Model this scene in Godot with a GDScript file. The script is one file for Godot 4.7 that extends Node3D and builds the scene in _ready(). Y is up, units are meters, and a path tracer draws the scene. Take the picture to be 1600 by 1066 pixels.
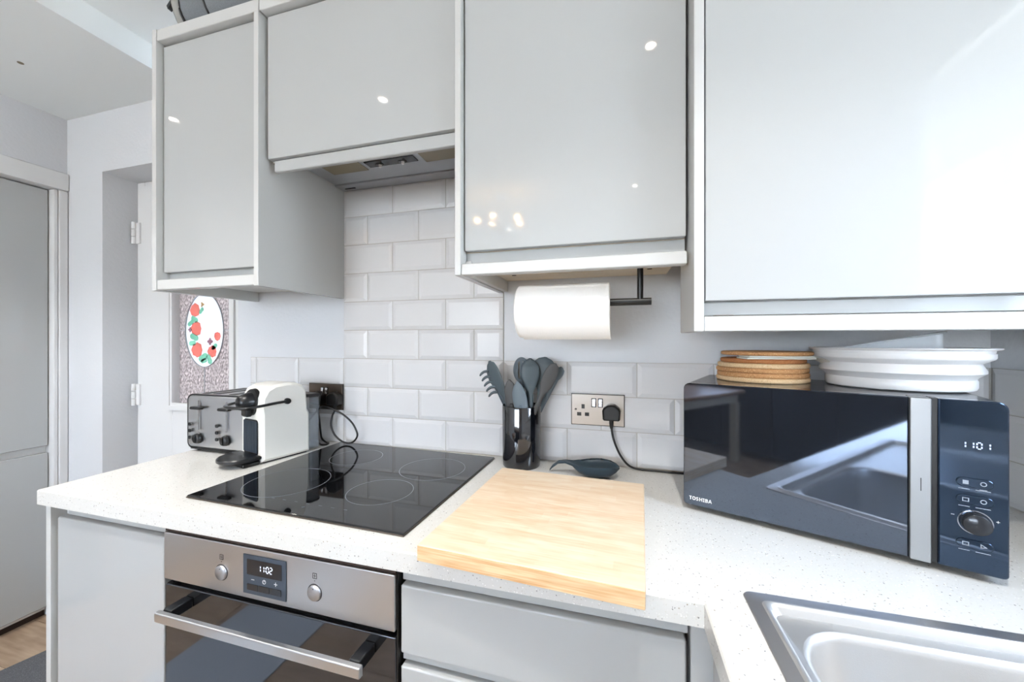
extends Node3D
# A fitted kitchen corner: light grey gloss units, white speckled worktop, oven and hob, microwave.
# x runs along the back wall, y up, z out of the back wall into the room.

var M := {}
var counts := {}
var rng := RandomNumberGenerator.new()

# ---------------------------------------------------------------- scene tree helpers
func numbered(parent, called):
	var key = str(parent.get_instance_id()) + called
	var n = counts.get(key, 0)
	counts[key] = n + 1
	return called if n == 0 else "%s_%03d" % [called, n]

func obj(called, mesh, mat, parent = self, at = Vector3.ZERO, turn = Vector3.ZERO):
	var o := MeshInstance3D.new()
	o.name = numbered(parent, called)
	o.mesh = mesh.commit() if mesh is SurfaceTool else mesh
	o.material_override = mat
	o.position = at
	o.rotation_degrees = turn
	parent.add_child(o, true)
	return o

func thing(called, label, category, at = Vector3.ZERO, turn = 0.0, group = ""):
	var o := Node3D.new()
	o.name = numbered(self, called)
	add_child(o, true)
	o.position = at
	o.rotation_degrees.y = turn
	tag(o, label, category, group)
	return o

func tag(o, label, category, group = ""):
	o.set_meta("label", label)
	o.set_meta("category", category)
	if group:
		o.set_meta("group", group)
	return o

func setting(o, label = ""):
	o.set_meta("kind", "structure")
	if label:
		o.set_meta("label", label)
	return o

# a bevelled box given by its corners in the parent's unturned room coordinates
func pb(t, called, lo, hi, mat, r = 0.0015):
	var st = nb()
	var c = (lo + hi) / 2.0
	cbox(st, lo - c, hi - c, r)
	return obj(called, st, mat, t, c - (t.position if t != self else Vector3.ZERO))

# the same in the parent's own axes
func lb(t, called, lo, hi, mat, r = 0.0015):
	var st = nb()
	var c = (lo + hi) / 2.0
	cbox(st, lo - c, hi - c, r)
	return obj(called, st, mat, t, c)

# ---------------------------------------------------------------- mesh helpers
func nb():
	var st := SurfaceTool.new()
	st.begin(Mesh.PRIMITIVE_TRIANGLES)
	return st

func V(x, y, z): return Vector3(x, y, z)

func tri(st, a, b, c, na, nbb, nc):
	var g = (c - a).cross(b - a)
	if g.dot(na + nbb + nc) < 0.0:
		var t = b; b = c; c = t
		t = nbb; nbb = nc; nc = t
	st.set_normal(na); st.add_vertex(a)
	st.set_normal(nbb); st.add_vertex(b)
	st.set_normal(nc); st.add_vertex(c)

func quad(st, a, b, c, d, n):
	tri(st, a, b, c, n, n, n)
	tri(st, a, c, d, n, n, n)

func cbox(st, lo, hi, r):
	var c = (lo + hi) / 2.0
	var h = (hi - lo) / 2.0
	r = min(r, min(h.x, min(h.y, h.z)) * 0.98)
	var ax = [Vector3.RIGHT, Vector3.UP, Vector3.BACK]
	var P = func(k, s):
		var q = Vector3(h.x - r, h.y - r, h.z - r)
		q[k] = h[k]
		return c + q * s
	for k in 3:
		var i = (k + 1) % 3
		var j = (k + 2) % 3
		for s in [-1.0, 1.0]:
			var q = []
			for e in [[-1.0, -1.0], [1.0, -1.0], [1.0, 1.0], [-1.0, 1.0]]:
				var sg = Vector3.ONE
				sg[k] = s; sg[i] = e[0]; sg[j] = e[1]
				q.append(P.call(k, sg))
			quad(st, q[0], q[1], q[2], q[3], ax[k] * s)
			if r > 0.0:
				for u in [-1.0, 1.0]:      # edge between axis k (sign s) and axis i (sign u)
					var s0 = Vector3.ONE; s0[k] = s; s0[i] = u; s0[j] = -1.0
					var s1 = s0; s1[j] = 1.0
					var a = P.call(k, s0); var b = P.call(k, s1); var d = P.call(i, s1); var e2 = P.call(i, s0)
					var n0 = ax[k] * s; var n1 = ax[i] * u
					tri(st, a, b, d, n0, n0, n1)
					tri(st, a, d, e2, n0, n1, n1)
	if r > 0.0:
		for sx in [-1.0, 1.0]:
			for sy in [-1.0, 1.0]:
				for sz in [-1.0, 1.0]:
					var s = V(sx, sy, sz)
					tri(st, P.call(0, s), P.call(1, s), P.call(2, s), ax[0] * sx, ax[1] * sy, ax[2] * sz)

func rrect(w, h, r, n = 5):
	var p = PackedVector2Array()
	for k in 4:
		var cx = (w / 2 - r) * [1, -1, -1, 1][k]
		var cy = (h / 2 - r) * [1, 1, -1, -1][k]
		for i in n + 1:
			var a = PI / 2 * (k + float(i) / n)
			p.append(Vector2(cx + cos(a) * r, cy + sin(a) * r))
	return p

func oval(rx, ry, n = 40):
	var p = PackedVector2Array()
	for i in n:
		p.append(Vector2(cos(TAU * i / n) * rx, sin(TAU * i / n) * ry))
	return p

func inset(poly, d):
	var q = PackedVector2Array()
	var n = poly.size()
	for i in n:
		var e0 = (poly[i] - poly[(i - 1 + n) % n]).normalized()
		var e1 = (poly[(i + 1) % n] - poly[i]).normalized()
		var n0 = Vector2(-e0.y, e0.x); var n1 = Vector2(-e1.y, e1.x)
		var m = (n0 + n1).normalized()
		q.append(poly[i] + m * d / max(0.4, m.dot(n0)))
	return q

# extrusion of a counter-clockwise outline from z0 to z1, its front rim (and back rim) chamfered
func ext(st, poly, z0, z1, ch = 0.0, chb = 0.0, smooth = 0.8):
	var n = poly.size()
	var p1 = inset(poly, ch) if ch > 0 else poly
	var p0 = inset(poly, chb) if chb > 0 else poly
	var lv = []
	if chb > 0: lv.append([p0, z0])
	lv.append([poly, z0 + chb]); lv.append([poly, z1 - ch])
	if ch > 0: lv.append([p1, z1])
	var nn = []
	for i in n:
		var e = (poly[(i + 1) % n] - poly[i]).normalized()
		nn.append(Vector2(e.y, -e.x))
	for L in lv.size() - 1:
		var A = lv[L][0]; var B = lv[L + 1][0]
		var za = lv[L][1]; var zb = lv[L + 1][1]
		for i in n:
			var j = (i + 1) % n
			var na = nn[i]; var nc = nn[i]
			if nn[i].dot(nn[(i - 1 + n) % n]) > smooth: na = (nn[i] + nn[(i - 1 + n) % n]).normalized()
			if nn[i].dot(nn[j]) > smooth: nc = (nn[i] + nn[j]).normalized()
			var up = 0.0
			if A != B: up = 1.0 if L > 0 else -1.0
			var n3 = V(na.x, na.y, up).normalized(); var m3 = V(nc.x, nc.y, up).normalized()
			var a = V(A[i].x, A[i].y, za); var b = V(A[j].x, A[j].y, za)
			var c = V(B[j].x, B[j].y, zb); var d = V(B[i].x, B[i].y, zb)
			tri(st, a, b, c, n3, m3, m3)
			tri(st, a, c, d, n3, m3, n3)
	for cap in [[p0, z0, Vector3.FORWARD], [p1, z1, Vector3.BACK]]:
		var ix = Geometry2D.triangulate_polygon(cap[0])
		for t in ix.size() / 3:
			var q = []
			for k in 3: q.append(V(cap[0][ix[t * 3 + k]].x, cap[0][ix[t * 3 + k]].y, cap[1]))
			tri(st, q[0], q[1], q[2], cap[2], cap[2], cap[2])

# a flat band between two outlines of the same count
func band(st, outer, inner, z0, z1):
	var n = outer.size()
	for i in n:
		var j = (i + 1) % n
		var o0 = outer[i]; var o1 = outer[j]; var i0 = inner[i]; var i1 = inner[j]
		quad(st, V(o0.x, o0.y, z1), V(o1.x, o1.y, z1), V(i1.x, i1.y, z1), V(i0.x, i0.y, z1), Vector3.BACK)
		quad(st, V(o0.x, o0.y, z0), V(o1.x, o1.y, z0), V(i1.x, i1.y, z0), V(i0.x, i0.y, z0), Vector3.FORWARD)
		var e = (o1 - o0).normalized()
		quad(st, V(o0.x, o0.y, z0), V(o1.x, o1.y, z0), V(o1.x, o1.y, z1), V(o0.x, o0.y, z1), V(e.y, -e.x, 0))
		quad(st, V(i0.x, i0.y, z0), V(i1.x, i1.y, z0), V(i1.x, i1.y, z1), V(i0.x, i0.y, z1), V(-e.y, e.x, 0))

func lathe(st, prof, segs = 32, at = Vector3.ZERO):
	var n = prof.size()
	var fn = []
	for i in n - 1:
		var d = (prof[i + 1] - prof[i])
		fn.append(Vector2(d.y, -d.x).normalized() if d.length() > 1e-9 else Vector2.RIGHT)
	for i in n - 1:
		var n0 = fn[i]; var n1 = fn[i]
		if i > 0 and fn[i].dot(fn[i - 1]) > 0.7: n0 = (fn[i] + fn[i - 1]).normalized()
		if i < n - 2 and fn[i].dot(fn[i + 1]) > 0.7: n1 = (fn[i] + fn[i + 1]).normalized()
		for k in segs:
			var a0 = TAU * k / segs; var a1 = TAU * (k + 1) / segs
			var P = func(p, a): return at + V(p.x * cos(a), p.y, p.x * sin(a))
			var N = func(m, a): return V(m.x * cos(a), m.y, m.x * sin(a))
			var A = P.call(prof[i], a0); var B = P.call(prof[i], a1)
			var C = P.call(prof[i + 1], a1); var D = P.call(prof[i + 1], a0)
			if prof[i].x > 1e-7: tri(st, A, B, C, N.call(n0, a0), N.call(n0, a1), N.call(n1, a1))
			if prof[i + 1].x > 1e-7: tri(st, A, C, D, N.call(n0, a0), N.call(n1, a1), N.call(n1, a0))

func catmull(pts, sub = 8, closed = false):
	var out = []
	var n = pts.size()
	for i in (n if closed else n - 1):
		var p0 = pts[(i - 1 + n) % n] if closed else pts[max(i - 1, 0)]
		var p1 = pts[i]
		var p2 = pts[(i + 1) % n]
		var p3 = pts[(i + 2) % n] if closed else pts[min(i + 2, n - 1)]
		for k in sub:
			out.append(p1.cubic_interpolate(p2, p0, p3, float(k) / sub))
	if not closed: out.append(pts[n - 1])
	return out

# rows of points, each a closed ring; capped at both ends if wished
func loft(st, rows, cap0 = true, cap1 = true, flip = false):
	var R = rows.size(); var n = rows[0].size()
	var cen = []
	for r in rows:
		var c = Vector3.ZERO
		for p in r: c += p
		cen.append(c / n)
	var nm = []
	for i in R:
		var row = []
		for k in n:
			var du = rows[i][(k + 1) % n] - rows[i][(k - 1 + n) % n]
			var dv = rows[min(i + 1, R - 1)][k] - rows[max(i - 1, 0)][k]
			var g = du.cross(dv)
			row.append(g.normalized())
		nm.append(row)
	# orient by the widest row
	var best = 0; var bw = 0.0
	for i in R:
		var w = rows[i][0].distance_to(cen[i])
		if w > bw: bw = w; best = i
	var s = 0.0
	for k in n: s += nm[best][k].dot(rows[best][k] - cen[best])
	var sg = 1.0 if s >= 0.0 else -1.0
	if flip: sg = -sg
	for i in R - 1:
		for k in n:
			var j = (k + 1) % n
			tri(st, rows[i][k], rows[i][j], rows[i + 1][j], nm[i][k] * sg, nm[i][j] * sg, nm[i + 1][j] * sg)
			tri(st, rows[i][k], rows[i + 1][j], rows[i + 1][k], nm[i][k] * sg, nm[i + 1][j] * sg, nm[i + 1][k] * sg)
	for e in [[0, cap0, -1], [R - 1, cap1, 1]]:
		if e[1]:
			var i = e[0]
			var out = (cen[i] - cen[i + (1 if i == 0 else -1)]).normalized()
			for k in n:
				tri(st, cen[i], rows[i][k], rows[i][(k + 1) % n], out, out, out)

func tube(st, pts, r, segs = 10, closed = false, flat = 1.0):
	var rows = []
	var n = pts.size()
	var up = Vector3.UP
	var d0 = (pts[1] - pts[0]).normalized()
	if abs(d0.y) > 0.9: up = Vector3.BACK
	var side = d0.cross(up).normalized()
	for i in n:
		var a = pts[(i - 1 + n) % n] if closed else pts[max(i - 1, 0)]
		var b = pts[(i + 1) % n] if closed else pts[min(i + 1, n - 1)]
		var d = (b - a).normalized()
		side = (side - d * side.dot(d)).normalized()
		var u = side.cross(d).normalized()
		var rr = r[i] if r is Array else r
		var row = []
		for k in segs:
			var t = TAU * k / segs
			row.append(pts[i] + side * cos(t) * rr + u * sin(t) * rr * flat)
		rows.append(row)
	if closed: rows.append(rows[0])
	loft(st, rows, not closed, not closed)

func rings(secs, n = 16):      # [y, half width x, half thickness z, offset x, offset z]
	var rows = []
	for s in secs:
		var row = []
		for k in n:
			var a = TAU * k / n
			row.append(V(s[3] + cos(a) * s[1], s[0], s[4] + sin(a) * s[2]))
		rows.append(row)
	return rows

func text_mesh(txt, size, depth = 0.0004):
	var t := TextMesh.new()
	var f := SystemFont.new()
	f.font_names = PackedStringArray(["Droid Sans"])
	f.font_weight = 700
	t.font = f
	t.text = txt
	t.font_size = 32
	t.pixel_size = size / 32.0
	t.depth = depth
	return t

const SEG := {"0": [0, 1, 2, 4, 5, 6], "1": [2, 5], "2": [0, 2, 3, 4, 6]}
func digit_mesh(ch, h):
	var st = nb()
	var w = h * 0.5
	var t = h * 0.085
	var d = 0.0004
	for s in SEG[ch]:
		var lo; var hi
		match s:
			0: lo = V(t, h - t, 0); hi = V(w - t, h + t, d)
			3: lo = V(t, h / 2 - t, 0); hi = V(w - t, h / 2 + t, d)
			6: lo = V(t, -t, 0); hi = V(w - t, t, d)
			1: lo = V(-t, h / 2 + t, 0); hi = V(t, h - t, d)
			2: lo = V(w - t, h / 2 + t, 0); hi = V(w + t, h - t, d)
			4: lo = V(-t, t, 0); hi = V(t, h / 2 - t, d)
			5: lo = V(w - t, t, 0); hi = V(w + t, h / 2 - t, d)
		cbox(st, lo, hi, 0.0001)
	return st

# ---------------------------------------------------------------- materials
func mat(col, rough = 0.5, metal = 0.0, spec = 0.5):
	var m := StandardMaterial3D.new()
	m.albedo_color = col
	m.roughness = rough
	m.metallic = metal
	m.metallic_specular = spec
	return m

func tex_mat(img, scale, rough, world = false, col = Color.WHITE, metal = 0.0):
	var m = mat(col, rough, metal)
	m.albedo_texture = ImageTexture.create_from_image(img)
	m.uv1_triplanar = true
	m.uv1_world_triplanar = world
	m.uv1_scale = Vector3.ONE * scale if not (scale is Vector3) else scale
	m.uv1_triplanar_sharpness = 8.0
	return m

func noise_img(w, h, freq, sx, sy, sd, oct = 4):
	var n := FastNoiseLite.new()
	n.seed = sd
	n.frequency = freq
	n.fractal_octaves = oct
	n.noise_type = FastNoiseLite.TYPE_SIMPLEX_SMOOTH
	var a = PackedFloat32Array()
	a.resize(w * h)
	for y in h:
		for x in w:
			# tileable along both axes by blending
			var u = float(x) / w; var v = float(y) / h
			var p = n.get_noise_2d(x * sx, y * sy)
			var q = n.get_noise_2d((x - w) * sx, y * sy)
			var r = n.get_noise_2d(x * sx, (y - h) * sy)
			var s = n.get_noise_2d((x - w) * sx, (y - h) * sy)
			a[y * w + x] = lerp(lerp(p, q, u), lerp(r, s, u), v)
	return a

func grain_img(w, h, base, dark, amt, sd, strips = 0):
	var f = noise_img(w, h, 0.02, 0.25, 6.0, sd)
	var g = noise_img(w, h, 0.012, 0.5, 2.0, sd + 7, 3)
	var img = Image.create(w, h, false, Image.FORMAT_RGB8)
	var tone = []
	var r2 = RandomNumberGenerator.new()
	r2.seed = sd
	for k in 64: tone.append([r2.randf_range(-0.16, 0.2), r2.randf()])
	for y in h:
		var k = 0
		var along = [0.0, 0.0]
		if strips > 0:
			k = int(float(y) / h * strips)
		for x in w:
			var t = clamp(0.3 + f[y * w + x] * amt + g[y * w + x] * amt * 0.9, 0.0, 1.0)
			if strips > 0:
				var seg = int(fposmod(float(x) / w + tone[k][1], 1.0) * 2.0)
				t = clamp(t + tone[(k * 2 + seg) % 64][0], 0.0, 1.0)
			img.set_pixel(x, y, base.lerp(dark, t))
	return img

func speck_img(w, base, specks, sd, rmax):
	var r2 = RandomNumberGenerator.new()
	r2.seed = sd
	var img = Image.create(w, w, false, Image.FORMAT_RGB8)
	img.fill(base)
	for s in specks:
		for k in s[1]:
			var x = r2.randi() % w; var y = r2.randi() % w
			var rx = r2.randf_range(0.5, rmax); var ry = rx * r2.randf_range(0.4, 1.0); var a = r2.randf() * PI
			var c = base.lerp(s[0], r2.randf_range(0.35, 1.0))
			for dy in range(-3, 4):
				for dx in range(-3, 4):
					var p = Vector2(dx, dy).rotated(a)
					if (p.x / rx) * (p.x / rx) + (p.y / ry) * (p.y / ry) <= 1.0:
						img.set_pixel((x + dx + w) % w, (y + dy + w) % w, c)
	return img

func normal_noise(freq, strength, sd, kind = FastNoiseLite.TYPE_SIMPLEX, size = 512):
	var n := FastNoiseLite.new()
	n.seed = sd
	n.noise_type = kind
	n.frequency = freq
	n.fractal_octaves = 3
	var img = n.get_seamless_image(size, size)
	img.convert(Image.FORMAT_RGBA8)
	img.bump_map_to_normal_map(strength)
	return ImageTexture.create_from_image(img)

func add_relief(m, freq, strength, scale, sd, kind = FastNoiseLite.TYPE_SIMPLEX, world = false):
	m.normal_enabled = true
	m.normal_texture = normal_noise(freq, strength, sd, kind)
	m.uv1_triplanar = true
	m.uv1_world_triplanar = world
	if not m.albedo_texture: m.uv1_scale = Vector3.ONE * scale
	return m

func glow(col, e):
	var m = mat(Color(0, 0, 0), 0.6)
	m.emission_enabled = true
	m.emission = col
	m.emission_energy_multiplier = e
	return m

func make_materials():
	M.gloss = mat(Color(0.695, 0.705, 0.707), 0.045, 0.0, 0.55)
	M.frame = mat(Color(0.785, 0.792, 0.79), 0.25)
	M.carcass = mat(Color(0.83, 0.83, 0.82), 0.4)
	M.raw_edge = mat(Color(0.85, 0.79, 0.70), 0.8)
	M.wall = add_relief(mat(Color(0.838, 0.848, 0.865), 0.85), 0.03, 0.6, 3.0, 3, FastNoiseLite.TYPE_SIMPLEX, true)
	M.ceiling = mat(Color(0.925, 0.945, 0.95), 0.9)
	M.white = mat(Color(0.88, 0.885, 0.89), 0.3)
	M.tile = mat(Color(0.84, 0.84, 0.845), 0.22, 0.0, 0.35)
	M.tile2 = mat(Color(0.825, 0.825, 0.832), 0.24, 0.0, 0.35)
	M.grout = mat(Color(0.70, 0.685, 0.66), 0.9)
	M.quartz = tex_mat(speck_img(1024, Color(0.845, 0.845, 0.835), [[Color(0.80, 0.79, 0.76), 9000], [Color(0.97, 0.97, 0.96), 5000], [Color(0.42, 0.42, 0.43), 1900], [Color(0.55, 0.50, 0.43), 900]], 5, 2.0), 1.6, 0.1, true)
	M.bamboo = tex_mat(grain_img(768, 768, Color(0.90, 0.83, 0.735), Color(0.83, 0.685, 0.53), 0.5, 11, 20), 2.4, 0.45)
	M.bamboo_side = tex_mat(grain_img(512, 256, Color(0.91, 0.79, 0.63), Color(0.79, 0.60, 0.41), 0.8, 15, 0), Vector3(3.0, 9.0, 3.0), 0.5)
	M.floor = []
	for k in 3:
		M.floor.append(tex_mat(grain_img(512, 256, Color(0.72, 0.63, 0.54), Color(0.55, 0.46, 0.38), 0.8, 21 + k), 1.3, 0.4, true, Color.WHITE.darkened(0.06 * k)))
	M.floor_base = mat(Color(0.35, 0.27, 0.2), 0.9)
	M.rug = tex_mat(speck_img(256, Color(0.33, 0.34, 0.36), [[Color(0.2, 0.2, 0.22), 3000], [Color(0.5, 0.5, 0.52), 2500]], 8, 1.6), 6.0, 0.95)
	M.steel = add_relief(mat(Color(0.79, 0.795, 0.805), 0.3, 1.0), 0.08, 0.25, 6.0, 31)
	M.steel_soft = mat(Color(0.72, 0.72, 0.73), 0.38, 1.0)
	M.sink = add_relief(mat(Color(0.88, 0.88, 0.88), 0.34, 0.85), 0.1, 0.3, 8.0, 33)
	M.sink_rim = mat(Color(0.80, 0.80, 0.81), 0.4, 1.0)
	M.strip = mat(Color(0.62, 0.625, 0.63), 0.45, 1.0)
	M.chrome = mat(Color(0.8, 0.8, 0.82), 0.12, 1.0)
	M.glass_black = mat(Color(0.035, 0.04, 0.05), 0.03, 0.0, 0.55)
	M.oven_glass = mat(Color(0.34, 0.35, 0.37), 0.04, 0.9, 0.8)
	M.mw_glass = mat(Color(0.36, 0.39, 0.44), 0.04, 0.9, 0.8)
	M.mw_panel = mat(Color(0.21, 0.27, 0.35), 0.06, 0.8, 0.7)  # black glass; the blue of its reflection is put into the colour
	M.mw_body = mat(Color(0.17, 0.18, 0.20), 0.16, 0.3)
	M.black = mat(Color(0.045, 0.047, 0.052), 0.35)
	M.black_satin = mat(Color(0.07, 0.08, 0.095), 0.28)
	M.pot = mat(Color(0.055, 0.062, 0.085), 0.06, 0.0, 0.7)
	M.brown_gap = mat(Color(0.20, 0.14, 0.12), 0.8)
	M.panel_blue = mat(Color(0.22, 0.26, 0.31), 0.35)
	M.display = mat(Color(0.12, 0.13, 0.15), 0.15)
	M.silicone = mat(Color(0.29, 0.335, 0.36), 0.5)
	M.silicone_light = mat(Color(0.385, 0.435, 0.47), 0.5)
	M.silicone_dark = mat(Color(0.16, 0.22, 0.26), 0.45)
	M.silicone_brown = mat(Color(0.25, 0.25, 0.25), 0.5)
	M.handle_wood = mat(Color(0.80, 0.63, 0.46), 0.6)
	M.bronze = add_relief(mat(Color(0.66, 0.63, 0.60), 0.32, 1.0), 0.02, 0.08, 12.0, 41)
	M.bronze_dark = mat(Color(0.42, 0.38, 0.35), 0.35, 1.0)
	M.cork = tex_mat(speck_img(256, Color(0.77, 0.57, 0.38), [[Color(0.66, 0.46, 0.28), 2200], [Color(0.93, 0.80, 0.62), 1500], [Color(0.38, 0.24, 0.15), 120]], 17, 2.0), 9.0, 0.9)
	M.cork_pale = tex_mat(speck_img(256, Color(0.88, 0.75, 0.58), [[Color(0.74, 0.56, 0.38), 1800], [Color(0.95, 0.86, 0.72), 1500], [Color(0.38, 0.24, 0.15), 100]], 18, 2.0), 9.0, 0.9)
	M.cork_dark = tex_mat(speck_img(256, Color(0.70, 0.46, 0.28), [[Color(0.56, 0.34, 0.2), 1800], [Color(0.8, 0.58, 0.4), 900]], 19, 2.0), 9.0, 0.9)
	M.paper = add_relief(mat(Color(0.945, 0.94, 0.93), 0.95), 0.035, 5.0, 14.0, 51, FastNoiseLite.TYPE_CELLULAR)
	M.cloth = mat(Color(0.92, 0.915, 0.88), 0.9)
	M.plastic_white = mat(Color(0.90, 0.905, 0.91), 0.3)
	M.plastic_grey = mat(Color(0.62, 0.63, 0.65), 0.4)
	M.machine = mat(Color(0.925, 0.92, 0.895), 0.3)
	M.hood = mat(Color(0.66, 0.67, 0.69), 0.35, 0.5)
	M.hood_light = mat(Color(0.47, 0.43, 0.35), 0.4)
	M.bag = tex_mat(speck_img(256, Color(0.46, 0.48, 0.50), [[Color(0.38, 0.4, 0.42), 3000], [Color(0.54, 0.56, 0.58), 2500]], 23, 1.4), 8.0, 0.8)
	M.bag_trim = mat(Color(0.60, 0.60, 0.585), 0.7)
	M.ring_print = mat(Color(0.42, 0.44, 0.47), 0.3)
	M.print_dark = mat(Color(0.2, 0.2, 0.22), 0.5)
	M.print_white = mat(Color(0.93, 0.93, 0.93), 0.5)
	M.print_soft = mat(Color(0.60, 0.64, 0.69), 0.5)
	M.digit = glow(Color(0.92, 0.94, 1.0), 1.6)
	M.digit_blue = glow(Color(0.80, 0.86, 1.0), 1.8)
	M.rubber = mat(Color(0.03, 0.03, 0.03), 0.7)
	var g = mat(Color(0.95, 0.97, 0.98, 0.08), 0.02)
	g.transparency = BaseMaterial3D.TRANSPARENCY_ALPHA
	M.pane = g
	var tk = mat(Color(0.72, 0.76, 0.80, 0.24), 0.05)
	tk.transparency = BaseMaterial3D.TRANSPARENCY_ALPHA
	M.tank = tk
	var bx = mat(Color(0.93, 0.95, 0.97, 0.78), 0.15)
	bx.transparency = BaseMaterial3D.TRANSPARENCY_ALPHA
	M.clear_plastic = bx
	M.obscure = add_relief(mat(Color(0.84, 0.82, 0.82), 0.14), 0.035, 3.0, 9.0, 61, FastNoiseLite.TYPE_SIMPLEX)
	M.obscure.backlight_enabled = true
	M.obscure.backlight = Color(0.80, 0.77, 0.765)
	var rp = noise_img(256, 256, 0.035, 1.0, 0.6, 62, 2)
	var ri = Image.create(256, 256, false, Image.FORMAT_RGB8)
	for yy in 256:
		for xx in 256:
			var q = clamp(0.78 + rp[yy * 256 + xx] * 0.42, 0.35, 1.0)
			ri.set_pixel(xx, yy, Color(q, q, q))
	M.obscure.albedo_texture = ImageTexture.create_from_image(ri)  # light and dark of the rippled refraction, painted into the glass colour
	M.oval = add_relief(mat(Color(0.93, 0.94, 0.95), 0.25), 0.05, 6.0, 9.0, 63, FastNoiseLite.TYPE_SIMPLEX)
	M.oval.backlight_enabled = true
	M.oval.backlight = Color(0.56, 0.57, 0.58)
	for e in [["rose", Color(0.99, 0.66, 0.61)], ["leaf", Color(0.62, 0.86, 0.78)], ["moth", Color(0.66, 0.50, 0.56)], ["bud", Color(0.80, 0.68, 0.50)]]:
		M[e[0]] = mat(e[1], 0.3)
		M[e[0]].backlight_enabled = true
		M[e[0]].backlight = e[1]
	M.slat = mat(Color(0.90, 0.90, 0.89), 0.4)
	M.table_wood = tex_mat(grain_img(256, 256, Color(0.66, 0.50, 0.36), Color(0.46, 0.32, 0.21), 0.8, 71), 1.5, 0.35)
	M.runner = tex_mat(speck_img(256, Color(0.66, 0.70, 0.75), [[Color(0.58, 0.62, 0.68), 2500], [Color(0.74, 0.77, 0.81), 2500]], 9, 1.6), 6.0, 0.95)
	M.navy = mat(Color(0.09, 0.12, 0.18), 0.5)
	M.cream = mat(Color(0.82, 0.79, 0.72), 0.5)

# ---------------------------------------------------------------- lights that the room has
func downlight(x, y, z, label):
	var t = thing("ceiling_downlight", label, "downlight", V(x, y, z), 0.0, "ceiling downlights")
	var st = nb()
	lathe(st, [Vector2(0.018, -0.001), Vector2(0.021, -0.006), Vector2(0.040, -0.006), Vector2(0.043, -0.003), Vector2(0.043, 0.0)], 28)
	obj("trim_ring", st, M.chrome, t)
	st = nb()
	lathe(st, [Vector2(0.0, -0.0025), Vector2(0.018, -0.0025), Vector2(0.018, 0.0)], 24)
	obj("lamp_lens", st, glow(Color(1.0, 0.95, 0.88), 60.0), t)
	var l := SpotLight3D.new()
	l.position = V(0, -0.012, 0)
	l.rotation_degrees.x = -90
	l.light_color = Color(1.0, 0.985, 0.96)
	l.light_energy = 2.1
	l.light_size = 0.016
	l.spot_angle = 50
	l.spot_range = 8
	l.spot_attenuation = 2.0
	l.shadow_enabled = true
	t.add_child(l)

# ---------------------------------------------------------------- units
func unit_front(t, x0, x1, y0, y1, zb, zf):
	return pb(t, "door", V(x0, y0, zb), V(x1, y1, zf), M.gloss, 0.002)

func _ready():
	rng.seed = 7
	# camera
	var cam := Camera3D.new()
	cam.position = V(0.854, 1.279, 1.1572)
	cam.rotation.y = 0.27213
	cam.fov = 84.25
	cam.near = 0.02
	add_child(cam)
	cam.current = true
	# sky and exposure
	var env := Environment.new()
	var sm := ProceduralSkyMaterial.new()
	sm.sky_top_color = Color(0.78, 0.86, 0.96)
	sm.sky_horizon_color = Color(0.93, 0.965, 1.0)
	sm.ground_bottom_color = Color(0.72, 0.74, 0.75)
	sm.ground_horizon_color = Color(0.80, 0.83, 0.85)
	sm.sky_energy_multiplier = 4.3
	sm.ground_energy_multiplier = 5.0
	var sky := Sky.new()
	sky.sky_material = sm
	env.background_mode = Environment.BG_SKY
	env.sky = sky
	env.tonemap_mode = Environment.TONE_MAPPER_LINEAR
	env.tonemap_exposure = 0.90
	env.sdfgi_enabled = true
	env.ssao_enabled = true
	env.ssil_enabled = true
	var we := WorldEnvironment.new()
	we.environment = env
	add_child(we)
	make_materials()
	build_room()
	build_tiles()
	build_units()
	build_worktop()
	build_appliances()
	build_small_things()
	build_beyond()

# ---------------------------------------------------------------- the room
func boxes(list, r = 0.0):
	var st = nb()
	for b in list: cbox(st, b[0], b[1], r)
	return st

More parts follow.
